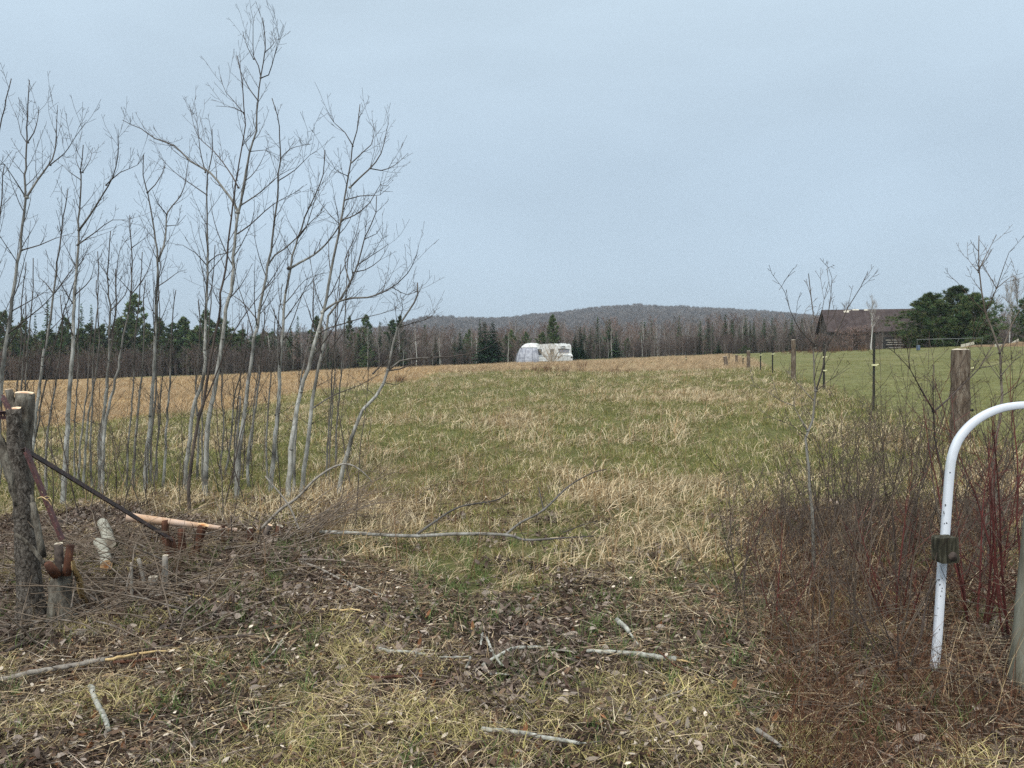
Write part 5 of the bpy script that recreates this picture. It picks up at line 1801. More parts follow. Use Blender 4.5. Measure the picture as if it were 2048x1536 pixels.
sapling('leftmost tall sapling with fanned crown reaching high', 8.6,
        [(59, 160), (56, 212), (54, 275), (51, 337), (50, 350), (51, 400), (45, 450), (41, 500), (32, 550), (26, 600), (21, 637), (15, 670), (9, 700), (2, 773), (-8, 880), (-14, 1010)], 16,
        limbs=[([(53, 285), (42, 268), (36, 240), (30, 225)], 3), ([(55, 285), (68, 265), (76, 235), (77, 212)], 4), ([(53, 395), (75, 360), (97, 330), (110, 300), (115, 210)], 7), ([(100, 330), (130, 305), (150, 275), (171, 245)], 4), ([(50, 392), (30, 360), (10, 330), (0, 320)], 5), ([(45, 500), (80, 490), (110, 477), (150, 465)], 5), ([(24, 622), (55, 605), (90, 585), (105, 590)], 4), ([(16, 668), (50, 640), (85, 612), (105, 590), (150, 540)], 5)], seed=11, lo=0.42, nb=14)
sapling('slim grey sapling between the two leftmost tall saplings', 9.3,
        [(135, 378), (134, 400), (125, 437), (122, 475), (115, 525), (107, 587), (101, 637), (92, 687), (88, 700), (79, 773), (69, 846), (64, 905), (58, 1000)], 12,
        limbs=[([(107, 587), (90, 565), (78, 555), (78, 545)], 4), ([(110, 585), (125, 565), (150, 530), (175, 500)], 4), ([(123, 470), (118, 440), (112, 420)], 3)], seed=12, lo=0.45, nb=11, blen=(0.4, 0.9))
sapling('grey sapling with double stem, half way between second and third crown', 9.8,
        [(221, 462), (217, 525), (217, 575), (221, 612), (219, 675), (218, 725), (215, 758), (208, 832), (202, 890), (195, 985)], 12,
        limbs=[([(220, 680), (232, 620), (232, 560), (240, 500), (262, 470)], 6), ([(218, 560), (205, 530), (192, 520)], 3), ([(222, 620), (250, 590), (262, 540)], 4)], seed=13, lo=0.5, nb=11, blen=(0.4, 0.9))
sapling('dark-stemmed sapling with upright tip in front of the tall pine', 9.2,
        [(259, 430), (262, 480), (264, 525), (262, 587), (256, 632), (247, 675), (243, 700), (231, 758), (217, 817), (208, 876), (200, 990)], 11,
        limbs=[([(262, 590), (285, 560), (300, 530), (310, 490)], 4), ([(262, 585), (240, 560), (222, 545)], 3), ([(264, 495), (285, 480), (300, 465)], 3)], seed=14, lo=0.5, nb=10, blen=(0.35, 0.8))
for sd, (lab, D, ln, w) in enumerate((
        ('thin pale whip just right of the leftmost sapling', 9.8, [(122, 590), (124, 640), (121, 700), (110, 773), (98, 846), (91, 934), (88, 1000)], 8),
        ('thin grey whip rising beside the double-stemmed sapling', 10.2, [(192, 560), (196, 620), (198, 700), (187, 773), (176, 846), (167, 950), (164, 990)], 8),
        ('thin whip with dark base right of the forked sapling', 9.9, [(352, 580), (345, 640), (342, 700), (339, 770), (334, 840), (328, 950), (322, 1005)], 9),
        ('slim whip left of the forked sapling', 10.0, [(290, 560), (288, 620), (287, 700), (280, 790), (274, 850), (268, 930), (264, 1000)], 9),
        ('slim pale sapling between the two middle tall stems', 9.6, [(530, 610), (528, 650), (523, 700), (516, 773), (505, 850), (497, 900), (496, 960), (499, 1010)], 9),
        ('dark slim stem close beside the big leaning sapling', 9.0, [(628, 560), (625, 640), (617, 690), (610, 720), (604, 750), (598, 800), (592, 850), (589, 912), (584, 990)], 9),
        ('pale whip against the dark woods left of the middle stems', 10.4, [(398, 600), (400, 660), (396, 720), (392, 790), (398, 860), (394, 940), (392, 990)], 8),
        ('thin whip left of the slim middle sapling', 10.6, [(496, 640), (494, 680), (486, 730), (468, 800), (462, 870), (452, 940), (448, 985)], 7),
        ('pale whip near the left edge crossing the treeline', 10.3, [(52, 590), (52, 660), (46, 720), (40, 800), (34, 880), (30, 990)], 8),
        ('thin pale stem between the leftmost stump and the straight sapling', 10.5, [(186, 640), (178, 700), (176, 760), (168, 830), (160, 900), (152, 985)], 7),
        ('low whip standing right of the sapling with forked crowns', 10.8, [(440, 650), (446, 720), (443, 790), (448, 860), (440, 930), (436, 985)], 6),
        ('thin sapling leaning left at the picture edge', 8.9, [(22, 157), (8, 215), (-2, 260), (-10, 340), (-30, 480), (-45, 700), (-60, 1000)], 12),
        ('bare sapling mostly outside the left edge with branches reaching in', 8.4, [(8, 330), (2, 400), (-12, 520), (-26, 650), (-40, 800), (-48, 1010)], 13),
        ('thin bent stem leaning across the treeline near the left edge', 9.5, [(150, 560), (130, 620), (112, 680), (100, 730), (84, 800), (74, 860), (60, 930), (48, 1000)], 7))):
    sapling(lab, D, ln, w, seed=40 + sd, lo=0.46 if w < 11 else 0.35, nb=8 if w < 11 else 14, blen=(0.25, 0.65) if w < 11 else (0.5, 1.1), spur=3)
sapling('broken-topped thin stem with yellow splintered tip', 9.3, [(481, 792), (477, 850), (473, 880), (472, 964), (468, 1010)], 8, seed=60, nb=2, lo=0.6, blen=(0.1, 0.2), wtop=5, cut=True)

rg = random.Random(19)
for k in range(18):
    px = rg.uniform(-10, 690)
    tp = rg.uniform(480, 690)
    ln = rg.uniform(10, 40)
    base = 735 + EYE * FPX / 10.4
    pts = [(px + ln * (1 - t) ** 1.3 + rg.gauss(0, 3), tp + (base - tp) * t) for t in (0, 0.2, 0.4, 0.6, 0.8, 1.0)]
    sapling('very thin grey whip standing among the saplings', rg.uniform(9.2, 12.0), pts, rg.uniform(4.5, 7), seed=80 + k, lo=0.4, nb=5, blen=(0.2, 0.55), spur=2, group='thin whips among the saplings', tw=4)

# thin, twiggy understorey among the saplings
rg = random.Random(11)
for k in range(60):
    px = rg.uniform(-30, 720)
    D = rg.uniform(7.0, 10.8)
    p = on_ground(px, D)
    H = rg.uniform(0.7, 2.2)
    root = thing('thicket_shoot', 'thin twiggy shoot growing among the bare saplings', 'shoot', p, 'twiggy shoots among the saplings')
    mb = MB()
    grow(mb, p - Vector((0, 0, 0.03)), Vector((rg.gauss(0.05, 0.18), rg.gauss(0, 0.15), 1)), H, rg.uniform(0.004, 0.008), rg, 0.07, 0.06, 11, 0, 4)
    mb.build('stem', M[rg.choice(['shrub', 'shrub', 'darkstem', 'poplar'])], root)


# ------------------------------------------------------------------ right-hand saplings and shrubs
RMIN = 0.0014
sapling('slender pale-barked sapling with hooked twigs left of the dark shrubs', 5.2,
        [(1617, 547), (1621, 590), (1628, 640), (1628, 697), (1628, 729), (1630, 760), (1631, 784), (1624, 840), (1612, 876), (1615, 934), (1624, 1022), (1632, 1150)], 11, spur=0,
        limbs=[([(1630, 697), (1622, 670), (1616, 650), (1607, 632), (1603, 629)], 4), ([(1630, 695), (1640, 670), (1641, 640), (1648, 600), (1658, 562)], 4), ([(1650, 690), (1655, 635), (1662, 590), (1664, 556), (1657, 535), (1652, 540)], 3), ([(1632, 782), (1645, 740), (1653, 692), (1676, 660), (1696, 615), (1721, 575), (1736, 543)], 6),
               ([(1616, 862), (1600, 835), (1588, 811), (1590, 788)], 5), ([(1588, 812), (1560, 800), (1530, 780), (1500, 770)], 3), ([(1626, 800), (1603, 775), (1580, 750), (1572, 738)], 4), ([(1634, 780), (1660, 760), (1700, 735)], 3), ([(1621, 880), (1590, 855), (1560, 840)], 3), ([(1630, 690), (1600, 660), (1580, 620), (1570, 585), (1563, 573), (1558, 580)], 4)], seed=21, lo=0.5, nb=5, blen=(0.2, 0.45), mat='thin_poplar', wtop=2, tw=4)
sapling('tall brown sapling with crossing forks right of the big post', 5.6,
        [(1958, 471), (1958, 537), (1971, 625), (1985, 660), (2000, 705), (2003, 750), (2002, 834), (1993, 876), (1987, 934), (1990, 993), (1985, 1100), (1978, 1180)], 11, mat='shrub', spur=2,
        limbs=[([(2000, 706), (2012, 680), (2023, 650), (2040, 620), (2060, 590)], 5), ([(1971, 625), (1983, 600), (1993, 577), (2008, 532), (2018, 505), (2030, 495)], 4), ([(1958, 540), (1975, 505), (1993, 470)], 4), ([(1958, 545), (1945, 530), (1933, 514)], 3), ([(1970, 625), (1950, 605), (1936, 590), (1915, 565), (1899, 551)], 4), ([(1993, 577), (2020, 555), (2046, 546)], 3), ([(1993, 577), (1975, 545), (1962, 520)], 3), ([(2003, 750), (2030, 720), (2060, 700)], 4), ([(2002, 760), (1980, 730), (1965, 700)], 3)], seed=22, lo=0.55, nb=7, blen=(0.2, 0.45))
sapling('dark Y-forked sapling in front of the big weathered post', 5.0,
        [(1868, 730), (1868, 780), (1868, 823), (1870, 876), (1884, 949), (1888, 1010), (1890, 1130), (1888, 1230)], 8, mat='darkstem', spur=1,
        limbs=[([(1868, 823), (1845, 785), (1818, 735), (1790, 706), (1761, 682)], 6), ([(1868, 823), (1900, 795), (1930, 765), (1958, 737), (1980, 700), (2001, 667), (2040, 645)], 6), ([(1820, 737), (1815, 700), (1805, 670)], 3), ([(1960, 736), (1990, 730), (2030, 715)], 3)], seed=23, lo=0.55, nb=5, blen=(0.15, 0.35))


def shrub(label, px, D, H, seed, stems=7, spread=0.45, mat='shrub', group=None, r0=(0.003, 0.007), name='bare_shrub', tw=9, lean=0.0, up=0.07):
    rg = random.Random(seed)
    p = on_ground(px, D)
    root = thing(name, label, 'shrub', p, group)
    for k in range(stems):
        a = rg.uniform(0, 6.28)
        b = p + Vector((math.cos(a), math.sin(a), 0)) * rg.uniform(0, 0.09)
        b.z = hz(b.x, b.y) - 0.02
        d = Vector((math.cos(a) * spread * rg.uniform(0.2, 1.2) + lean, math.sin(a) * spread * rg.uniform(0.2, 1.2), 1))
        mb = MB()
        grow(mb, b, d, H * rg.uniform(0.6, 1.08), rg.uniform(*r0), rg, 0.07, up, tw, 0, 4)
        mb.build('stem', M[mat], root)
    return root


shrub('fan-shaped dark shrub left of the big post, twigs reaching the barn', 1805, 5.3, 1.72, 31, 12, 0.36, 'shrub')
shrub('dense grey-brown shrub between pale sapling and fan-shaped shrub', 1712, 5.5, 1.25, 32, 9, 0.42, 'shrub')
shrub('red dogwood shrub right of the white pipe', 1962, 4.1, 1.2, 33, 8, 0.32, 'redstem', r0=(0.005, 0.008))
shrub('red dogwood stems at the right edge behind the grey post', 2035, 3.9, 1.4, 34, 6, 0.3, 'redstem', r0=(0.005, 0.008))
shrub('red-twigged shrub left of the white pipe foot', 1800, 4.3, 0.95, 35, 7, 0.4, 'redstem')
shrub('grey leaning shrub just behind the white pipe', 1930, 4.9, 1.25, 36, 8, 0.45, 'shrub', r0=(0.005, 0.01), lean=0.1)
shrub('tall brown shrub at the right edge beneath the hoop', 2030, 5.4, 1.6, 37, 10, 0.35, 'darkstem')
shrub('low dark shrub standing alone at the left of the right-hand tangle', 1488, 4.6, 0.85, 38, 4, 0.3, 'darkstem', tw=6)
shrub('small reddish sprout cluster before the pale sapling', 1560, 4.2, 0.7, 39, 3, 0.4, 'redstem')
shrub('grey shrub right behind the pale sapling foot', 1660, 5.9, 1.3, 30, 8, 0.38, 'shrub')
rg = random.Random(12)
for k in range(48):
    D = rg.uniform(3.5, 6.8)
    px = 1024 + FPX * (0.345 + rg.random() ** 0.8 * 0.36) if k % 3 else 1024 + FPX * rg.uniform(0.29, 0.5)
    H = rg.uniform(0.45, 1.2) * (0.75 if px < 1640 else 1.0)
    mt = rg.choice(['shrub', 'shrub', 'shrub', 'shrub', 'brush', 'darkstem', 'darkstem'])
    side = 'left of the white pipe' if px < 1850 else 'beside and right of the white pipe'
    adj = {'shrub': 'grey-brown', 'darkstem': 'dark brown', 'brush': 'pale brown'}[mt]
    shrub('low %s leafless shrub in the tangle %s' % (adj, side), px, D, H, 400 + k, rg.randint(2, 5), 0.55, mt, 'low %s shrubs %s' % (adj, side), (0.003, 0.006), tw=6)
for k in range(34):
    D = rg.uniform(3.9, 7.2)
    px = 1024 + FPX * rg.uniform(0.27, 0.68)
    shrub('slim long-twigged bare shrub rising out of the right-hand tangle', px, D, rg.uniform(0.7, 1.5) * (0.7 if px < 1600 else 1), 600 + k, rg.randint(1, 3), 0.7, rg.choice(['shrub', 'darkstem', 'brush']), 'slim shrubs rising out of the tangle', (0.003, 0.0055), tw=10, up=0.02)
# a second, sparse growth along the fence beyond
for k in range(14):
    D = rg.uniform(6.8, 12)
    px = 1024 + FPX * (fence_x(D) + rg.gauss(-0.6, 0.7)) / D
    shrub('small bare shrub along the old fence line', px, D, rg.uniform(0.5, 1.2), 500 + k, rg.randint(3, 6), 0.4, 'shrub', 'bare shrubs along the fence line', (0.0025, 0.006))


def make_crest_bush():
    D = 92.0
    p = on_ground(1103, D); p.z = at(1103, 729, D).z
    root = thing('bare_shrub', 'fan-shaped leafless bush in front of the camper side', 'shrub', p)
    rg = random.Random(3)
    for k in range(26):
        tx = 1103 + (-30 + 66 * k / 25) * rg.uniform(0.75, 1.0)
        ty = 690 + rg.uniform(-3, 10) + abs(tx - 1103) * 0.3
        t = at(tx, ty, D + rg.gauss(0, 0.6))
        mb = MB()
        pts = [p + Vector((rg.gauss(0, 0.08), 0, 0)), p.lerp(t, 0.5) + Vector((rg.gauss(0, 0.06), 0, 0.12)), t]
        mb.tube(smooth_line(pts, 0.4), list(np.linspace(0.035, 0.012, len(smooth_line(pts, 0.4)))), 3, False, None, (0.42, 0.36, 0.28))
        for j in range(16):
            s_ = rg.uniform(0.35, 1)
            q = p.lerp(t, s_)
            d = Vector((rg.gauss(0, 0.6), rg.gauss(0, 0.4), rg.uniform(0.3, 1))).normalized()
            c = rg.choice([(0.40, 0.33, 0.24), (0.3, 0.24, 0.18), (0.48, 0.40, 0.28)])
            mb.blade(q, d, rg.uniform(0.15, 0.5), 0.025, 0.1, Vector((1, 0, 0)), c, 1)
        mb.build('stem', M['fuzz'], root, False)


make_crest_bush()


def make_weeds():
    """Dead red-brown weeds on the crest and in the field, and scattered seed stalks."""
    src = [proto(clump(22, 0.25, (0.3, 0.75), (0.012, 0.03), 0.3, 0.25, [(0.15, 0.075, 0.05), (0.20, 0.11, 0.07), (0.11, 0.06, 0.045), (0.3, 0.2, 0.12)], 51), 'red_weed', M['grass']),
           proto(clump(7, 0.06, (0.25, 0.6), (0.004, 0.008), 0.25, 0.2, [(0.24, 0.14, 0.08), (0.17, 0.10, 0.06)], 52), 'brown_stalk', M['grass']),
           proto(clump(9, 0.10, (0.35, 0.75), (0.0015, 0.003), 0.35, 0.5, DRY[:3] + TAN, 53), 'long_straw', M['grass']),
           proto(clump(18, 0.14, (0.12, 0.42), (0.002, 0.0045), 0.95, 0.4, [(0.15, 0.075, 0.045), (0.20, 0.105, 0.06), (0.10, 0.055, 0.036), (0.27, 0.165, 0.095), (0.13, 0.065, 0.04), (0.36, 0.26, 0.16)], 54), 'rusty_tangle', M['grass'])]
    rs = np.random.RandomState(14)
    P, S, I = [], [], []

    def patch(px, py, spx, spy, n, kind, s):
        for _ in range(n):
            g = ground_px(px + rs.normal(0, spx), py + abs(rs.normal(0, spy)))
            P.append(g[:]); S.append([s * rs.uniform(0.7, 1.2)] * 3); I.append(kind)
    patch(970, 740, 22, 2, 24, 0, 0.45); patch(940, 743, 16, 2, 14, 0, 0.4)
    patch(1085, 742, 16, 4, 8, 0, 0.75); patch(1130, 740, 18, 4, 11, 0, 0.8); patch(1235, 745, 16, 4, 7, 0, 0.7); patch(1120, 733, 26, 1, 9, 0, 0.6); patch(1158, 738, 4, 2, 3, 0, 1.0)
    patch(800, 762, 8, 2, 8, 0, 0.7); patch(1640, 702, 40, 2, 34, 0, 1.0); patch(1580, 704, 25, 2, 22, 0, 0.9); patch(235, 772, 30, 4, 20, 0, 0.5)
    for _ in range(170):
        px, py = rs.uniform(300, 1500), rs.uniform(790, 1180)
        patch(px, py, 3, 3, 1, 1, rs.uniform(0.5, 0.9))
    for _ in range(90):
        px, py = rs.uniform(0, 1500), rs.uniform(1090, 1500)
        patch(px, py, 3, 3, 1, 2, rs.uniform(0.4, 0.7))
    for _ in range(900):                              # the rusty tangle under the right-hand shrubs
        y = rs.uniform(2.7, 6.8)
        x = y * (0.30 + abs(rs.normal(0, 0.22))) + 0.15
        P.append((x, y, hz(x, y))); S.append([rs.uniform(0.5, 1.0)] * 3); I.append(3 if rs.rand() < 0.96 else 2)
    for _ in range(130):                              # and under the cut stumps at the left
        y = rs.uniform(4.6, 8.5)
        x = -y * rs.uniform(0.33, 0.72)
        P.append((x, y, hz(x, y))); S.append([rs.uniform(0.4, 0.8)] * 3); I.append(3)
    R = np.zeros((len(P), 3)); R[:, 2] = rs.uniform(0, 6.28, len(P))
    scatter('dead_weeds', 'dead rust-coloured weeds and stalks standing in the grass', 'weeds', src, np.array(P), R, np.array(S), np.array(I))


make_weeds()

# ------------------------------------------------------------------ cut trees, logs, bars and sticks
def stem_px(mb, rows, D, sides=14, rough=0.10, seed=0, cap=True, bias=None):
    """rows: (px, py, width px[, depth offset]) from the bottom up."""
    rg = random.Random(seed)
    P_ = [at(r[0], r[1], D + (r[3] if len(r) > 3 else 0.0)) for r in rows]
    sm = smooth_line(P_, 0.04)
    cum = [0.0]
    for i in range(1, len(P_)):
        cum.append(cum[-1] + (P_[i] - P_[i - 1]).length)
    acc, rr = 0.0, []
    for i, p in enumerate(sm):
        if i:
            acc += (p - sm[i - 1]).length
        rr.append(float(np.interp(acc, cum, [r[2] / FPX * D / 2 for r in rows])) * (1 + rg.gauss(0, 0.02)))
    mb.tube(sm, rr, sides, cap, None, (1, 1, 1), None, rough, rg)
    return sm, rr


def end_disc(parent, c, n, r, mat, name='cut_face', sides=18, rough=0.05, seed=0):
    """Sawn face: rings of faces so that the grain can follow the distance from the pith."""
    rg = random.Random(seed)
    n = n.normalized()
    u = n.orthogonal().normalized(); v = n.cross(u)
    mb = MB()
    ph = [1 + rg.gauss(0, rough) for _ in range(sides)]
    for q in (1.0, 0.8, 0.6, 0.4, 0.2):
        for k in range(sides):
            a = 6.283 * k / sides
            mb.vert(c + (u * math.cos(a) + v * math.sin(a)) * r * q * ph[k] + n * 0.0015, 0, q)
    cc = mb.vert(c + n * 0.0015, 0, 0)
    for j in range(4):
        for k in range(sides):
            a, b = j * sides + k, j * sides + (k + 1) % sides
            mb.f.append((a, b, b + sides, a + sides))
    for k in range(sides):
        mb.f.append((4 * sides + k, 4 * sides + (k + 1) % sides, cc))
    return mb.build(name, M[mat], parent, False)


def make_left_stump():
    D = 4.85
    base = on_ground(68, D)
    root = thing('cut_tree', 'tall sawn-off tree with two cut stems at the left edge', 'tree stump', base)
    mb = MB()
    sm, rr = stem_px(mb, [(66, 1262, 66), (64, 1240, 58), (60, 1185, 47), (54, 1110, 42), (50, 1060, 38), (46, 1000, 36), (38, 950, 33), (33, 910, 31), (30, 870, 29), (28, 835, 26), (27, 818, 26)], D, 16, 0.10, 1)
    mb.build('trunk', M['speckle_bark'], root)
    end_disc(root, sm[-1], (sm[-1] - sm[-3]) + Vector((0, -0.03, 0)), rr[-1] * 0.98, 'cut_pale', 'cut_top', seed=2)
    mb = MB()
    sm, rr = stem_px(mb, [(58, 1060, 30, 0.07), (54, 1000, 24, 0.10), (54, 940, 19, 0.12), (53, 880, 20, 0.13), (51, 840, 30, 0.14), (48, 812, 40, 0.14), (49, 786, 34, 0.14)], D, 14, 0.22, 3)
    mb.build('stem', M['old_bark'], root)
    end_disc(root, sm[-1], Vector((0.12, -0.12, 1)), rr[-1] * 1.0, 'cut_pale', 'cut_top', seed=4)
    mb = MB()
    sm, rr = stem_px(mb, [(42, 850, 18, 0.12), (30, 815, 16, 0.13), (21, 795, 14, 0.13), (18, 779, 14, 0.13)], D, 10, 0.2, 5)
    mb.build('stem', M['old_bark'], root)
    end_disc(root, sm[-1], Vector((0, -0.1, 1)), rr[-1], 'cut_pale', 'cut_top', seed=6)
    mb = MB()                                             # torn grey slab leaning at the left
    sm, rr = stem_px(mb, [(40, 1010, 26, -0.02), (24, 950, 26, -0.03), (8, 905, 22, -0.03), (-4, 868, 8, -0.03)], D, 9, 0.3, 7)
    mb.build('torn_slab', M['old_bark'], root)
    for rows in ([(60, 1070, 13), (66, 1020, 12), (60, 990, 10)], [(86, 1115, 15, -.1), (76, 1060, 14, -.1), (66, 1005, 12, -.08)], [(90, 1130, 8, -.2), (60, 1090, 8, -.2), (30, 1068, 7, -.22)]):
        mb = MB(); stem_px(mb, rows, D, 8, 0.2, 9); mb.build('root_shoot', M['old_bark'], root)
    # lower stump with stubs to its right
    D = 4.75
    base = on_ground(124, D)
    root = thing('tree_stump', 'low shaggy stump with broken stubs beside the tall cut tree', 'tree stump', base)
    mb = MB(); stem_px(mb, [(126, 1262, 56), (124, 1236, 48), (122, 1190, 40), (126, 1150, 36), (132, 1125, 26)], D, 14, 0.2, 11); mb.build('stump', M['old_bark'], root)
    mb = MB(); sm, rr = stem_px(mb, [(122, 1150, 18, -.03), (118, 1110, 17, -.03), (117, 1088, 15, -.03)], D, 10, 0.12, 12); mb.build('stub', M['dark_stick'], root)
    end_disc(root, sm[-1], Vector((0, -0.25, 1)), rr[-1], 'cut_grey', 'cut_top', seed=13)
    mb = MB(); sm, rr = stem_px(mb, [(134, 1150, 18, -.04), (138, 1115, 16, -.04), (141, 1090, 15, -.04)], D, 10, 0.15, 14); mb.build('stub', M['red_wood'], root)
    mb = MB(); sm, rr = stem_px(mb, [(112, 1150, 18, -.08), (103, 1138, 20, -.12), (95, 1126, 14, -.14)], D, 9, 0.2, 15); mb.build('stub', M['red_wood'], root)
    # strip of beetle-bored bark leaning on it
    a, b = at(146, 1122, D - 0.12), ground_px(172, 1214)
    d = b - a; side = Vector((1, 0, 0.2)).normalized()
    strip = thing('bark_strip', 'tan strip of bark with beetle holes leaning on the low stump', 'bark', b)
    mb = MB(); n = 12
    for i in range(n + 1):
        w = 0.012 + 0.010 * math.sin(3.1 * i / n)
        p = a + d * (i / n) + Vector((0, -0.01 * math.sin(i), 0))
        for k, (sx, sy) in enumerate(((-1, 0), (0, -0.006), (1, 0), (0, 0.006))):
            mb.vert(p + side * w * sx + Vector((0, sy, 0)))
    for i in range(n):
        for k in range(4):
            q, s_ = i * 4 + k, i * 4 + (k + 1) % 4
            mb.f.append((q, s_, s_ + 4, q + 4))
    mb.build('bark', M['split_wood'], strip)
    rg = random.Random(6)
    for i in range(16):
        t = rg.uniform(0.1, 0.95)
        p = a + d * t + side * rg.uniform(-0.008, 0.008) + Vector((0, -0.009, 0))
        mb = MB(); mb.tube([p, p + Vector((0, -0.003, 0))], [0.003, 0.0028], 6); mb.build('beetle_hole', M['dark_rubber'], strip)


make_left_stump()


def angle_iron(label, a, b, w, mat, name='angle_iron', hole=0.045, flip=1):
    """A drilled L-section bar: one flange drilled (real holes), one plain."""
    d = (b - a); L = d.length; t = d.normalized()
    u = t.cross(Vector((0, 1, 0))).normalized() * flip         # across the visible flange
    v = t.cross(u).normalized()
    root = thing(name, label, 'metal bar', b)
    mb = MB()
    th = 0.003
    n = int(L / hole)
    hs = 0.006
    for i in range(n):
        s0, s1 = L * i / n, L * (i + 1) / n
        m = (s0 + s1) / 2
        for (x0, x1, y0, y1) in ((s0, m - hs, -w / 2, w / 2), (m + hs, s1, -w / 2, w / 2), (m - hs, m + hs, -w / 2, -hs), (m - hs, m + hs, hs, w / 2)):
            mb.box(a + t * (x0 + x1) / 2 + u * (y0 + y1) / 2, t * (x1 - x0) / 2, u * (y1 - y0) / 2, v * th / 2)
    mb.build('drilled_flange', M[mat], root, False)
    mb = MB(); mb.box(a + t * L / 2 + u * (w / 2 + th / 2) + v * (w * 0.4), t * L / 2, u * th / 2, v * w * 0.45); mb.build('side_flange', M[mat], root, False)
    return root


angle_iron('long rusty drilled steel bar slanting down from the cut tree to the stumps', at(45, 897, 4.72), at(341, 1078, 6.1), 0.036, 'rust')
angle_iron('short reddish drilled bar leaning down from the cut tree to the low stump', at(52, 903, 4.66), at(124, 1080, 4.62), 0.034, 'rust_red')
angle_iron('end of a drilled steel bar poking in at the left edge', at(-40, 829, 4.9), at(16, 831, 4.86), 0.05, 'rust_red', hole=0.025)
angle_iron('small rusty bar wedged in the top of the cut tree', at(5, 794, 4.88), at(20, 824, 4.84), 0.03, 'rust_red')


fib = thing('fibre_strip', 'pale yellow strip of torn fibre caught on the reddish bar', 'fibre', at(84, 996, 4.6))
mb = MB()
for (pp, w) in (([(75, 997), (84, 994), (93, 999), (100, 996), (104, 1004)], 0.004), ([(90, 998), (98, 1003), (103, 1012)], 0.0025), ([(86, 996), (94, 992), (102, 995)], 0.002)):
    q = smooth_line([at(x, y, 4.59 - 0.01 * i) for i, (x, y) in enumerate(pp)], 0.01)
    mb.tube(q, [w * (1 - 0.7 * i / len(q)) for i in range(len(q))], 5, True)
mb.build('fibre', M['split_wood'], fib)


def log_thing(label, p0, p1, r0, r1, mat, cut, seed, name='log', ends=(True, True), bark=None):
    root = thing(name, label, 'log', (p0 + p1) / 2)
    rg = random.Random(seed)
    n = 16
    bend = Vector((rg.gauss(0, 0.008), rg.gauss(0, 0.008), rg.gauss(0, 0.006)))
    pts = [p0.lerp(p1, i / n) + bend * math.sin(math.pi * i / n) for i in range(n + 1)]
    rr = [r0 + (r1 - r0) * i / n + rg.gauss(0, r0 * 0.015) for i in range(n + 1)]
    mb = MB(); mb.tube(pts, rr, 16, False, None, (1, 1, 1), None, 0.05, rg); mb.build('bark' if bark is None else bark, M[mat], root)
    if ends[0]:
        end_disc(root, p0, p0 - p1, rr[0] * 0.99, cut, 'cut_end', seed=seed)
    if ends[1]:
        end_disc(root, p1, p1 - p0, rr[-1] * 0.99, cut, 'cut_end', seed=seed + 1)
    return root


def lie(px, py, r, up=0.0):
    g = ground_px(px, py)
    return g + Vector((0, 0, r + up))


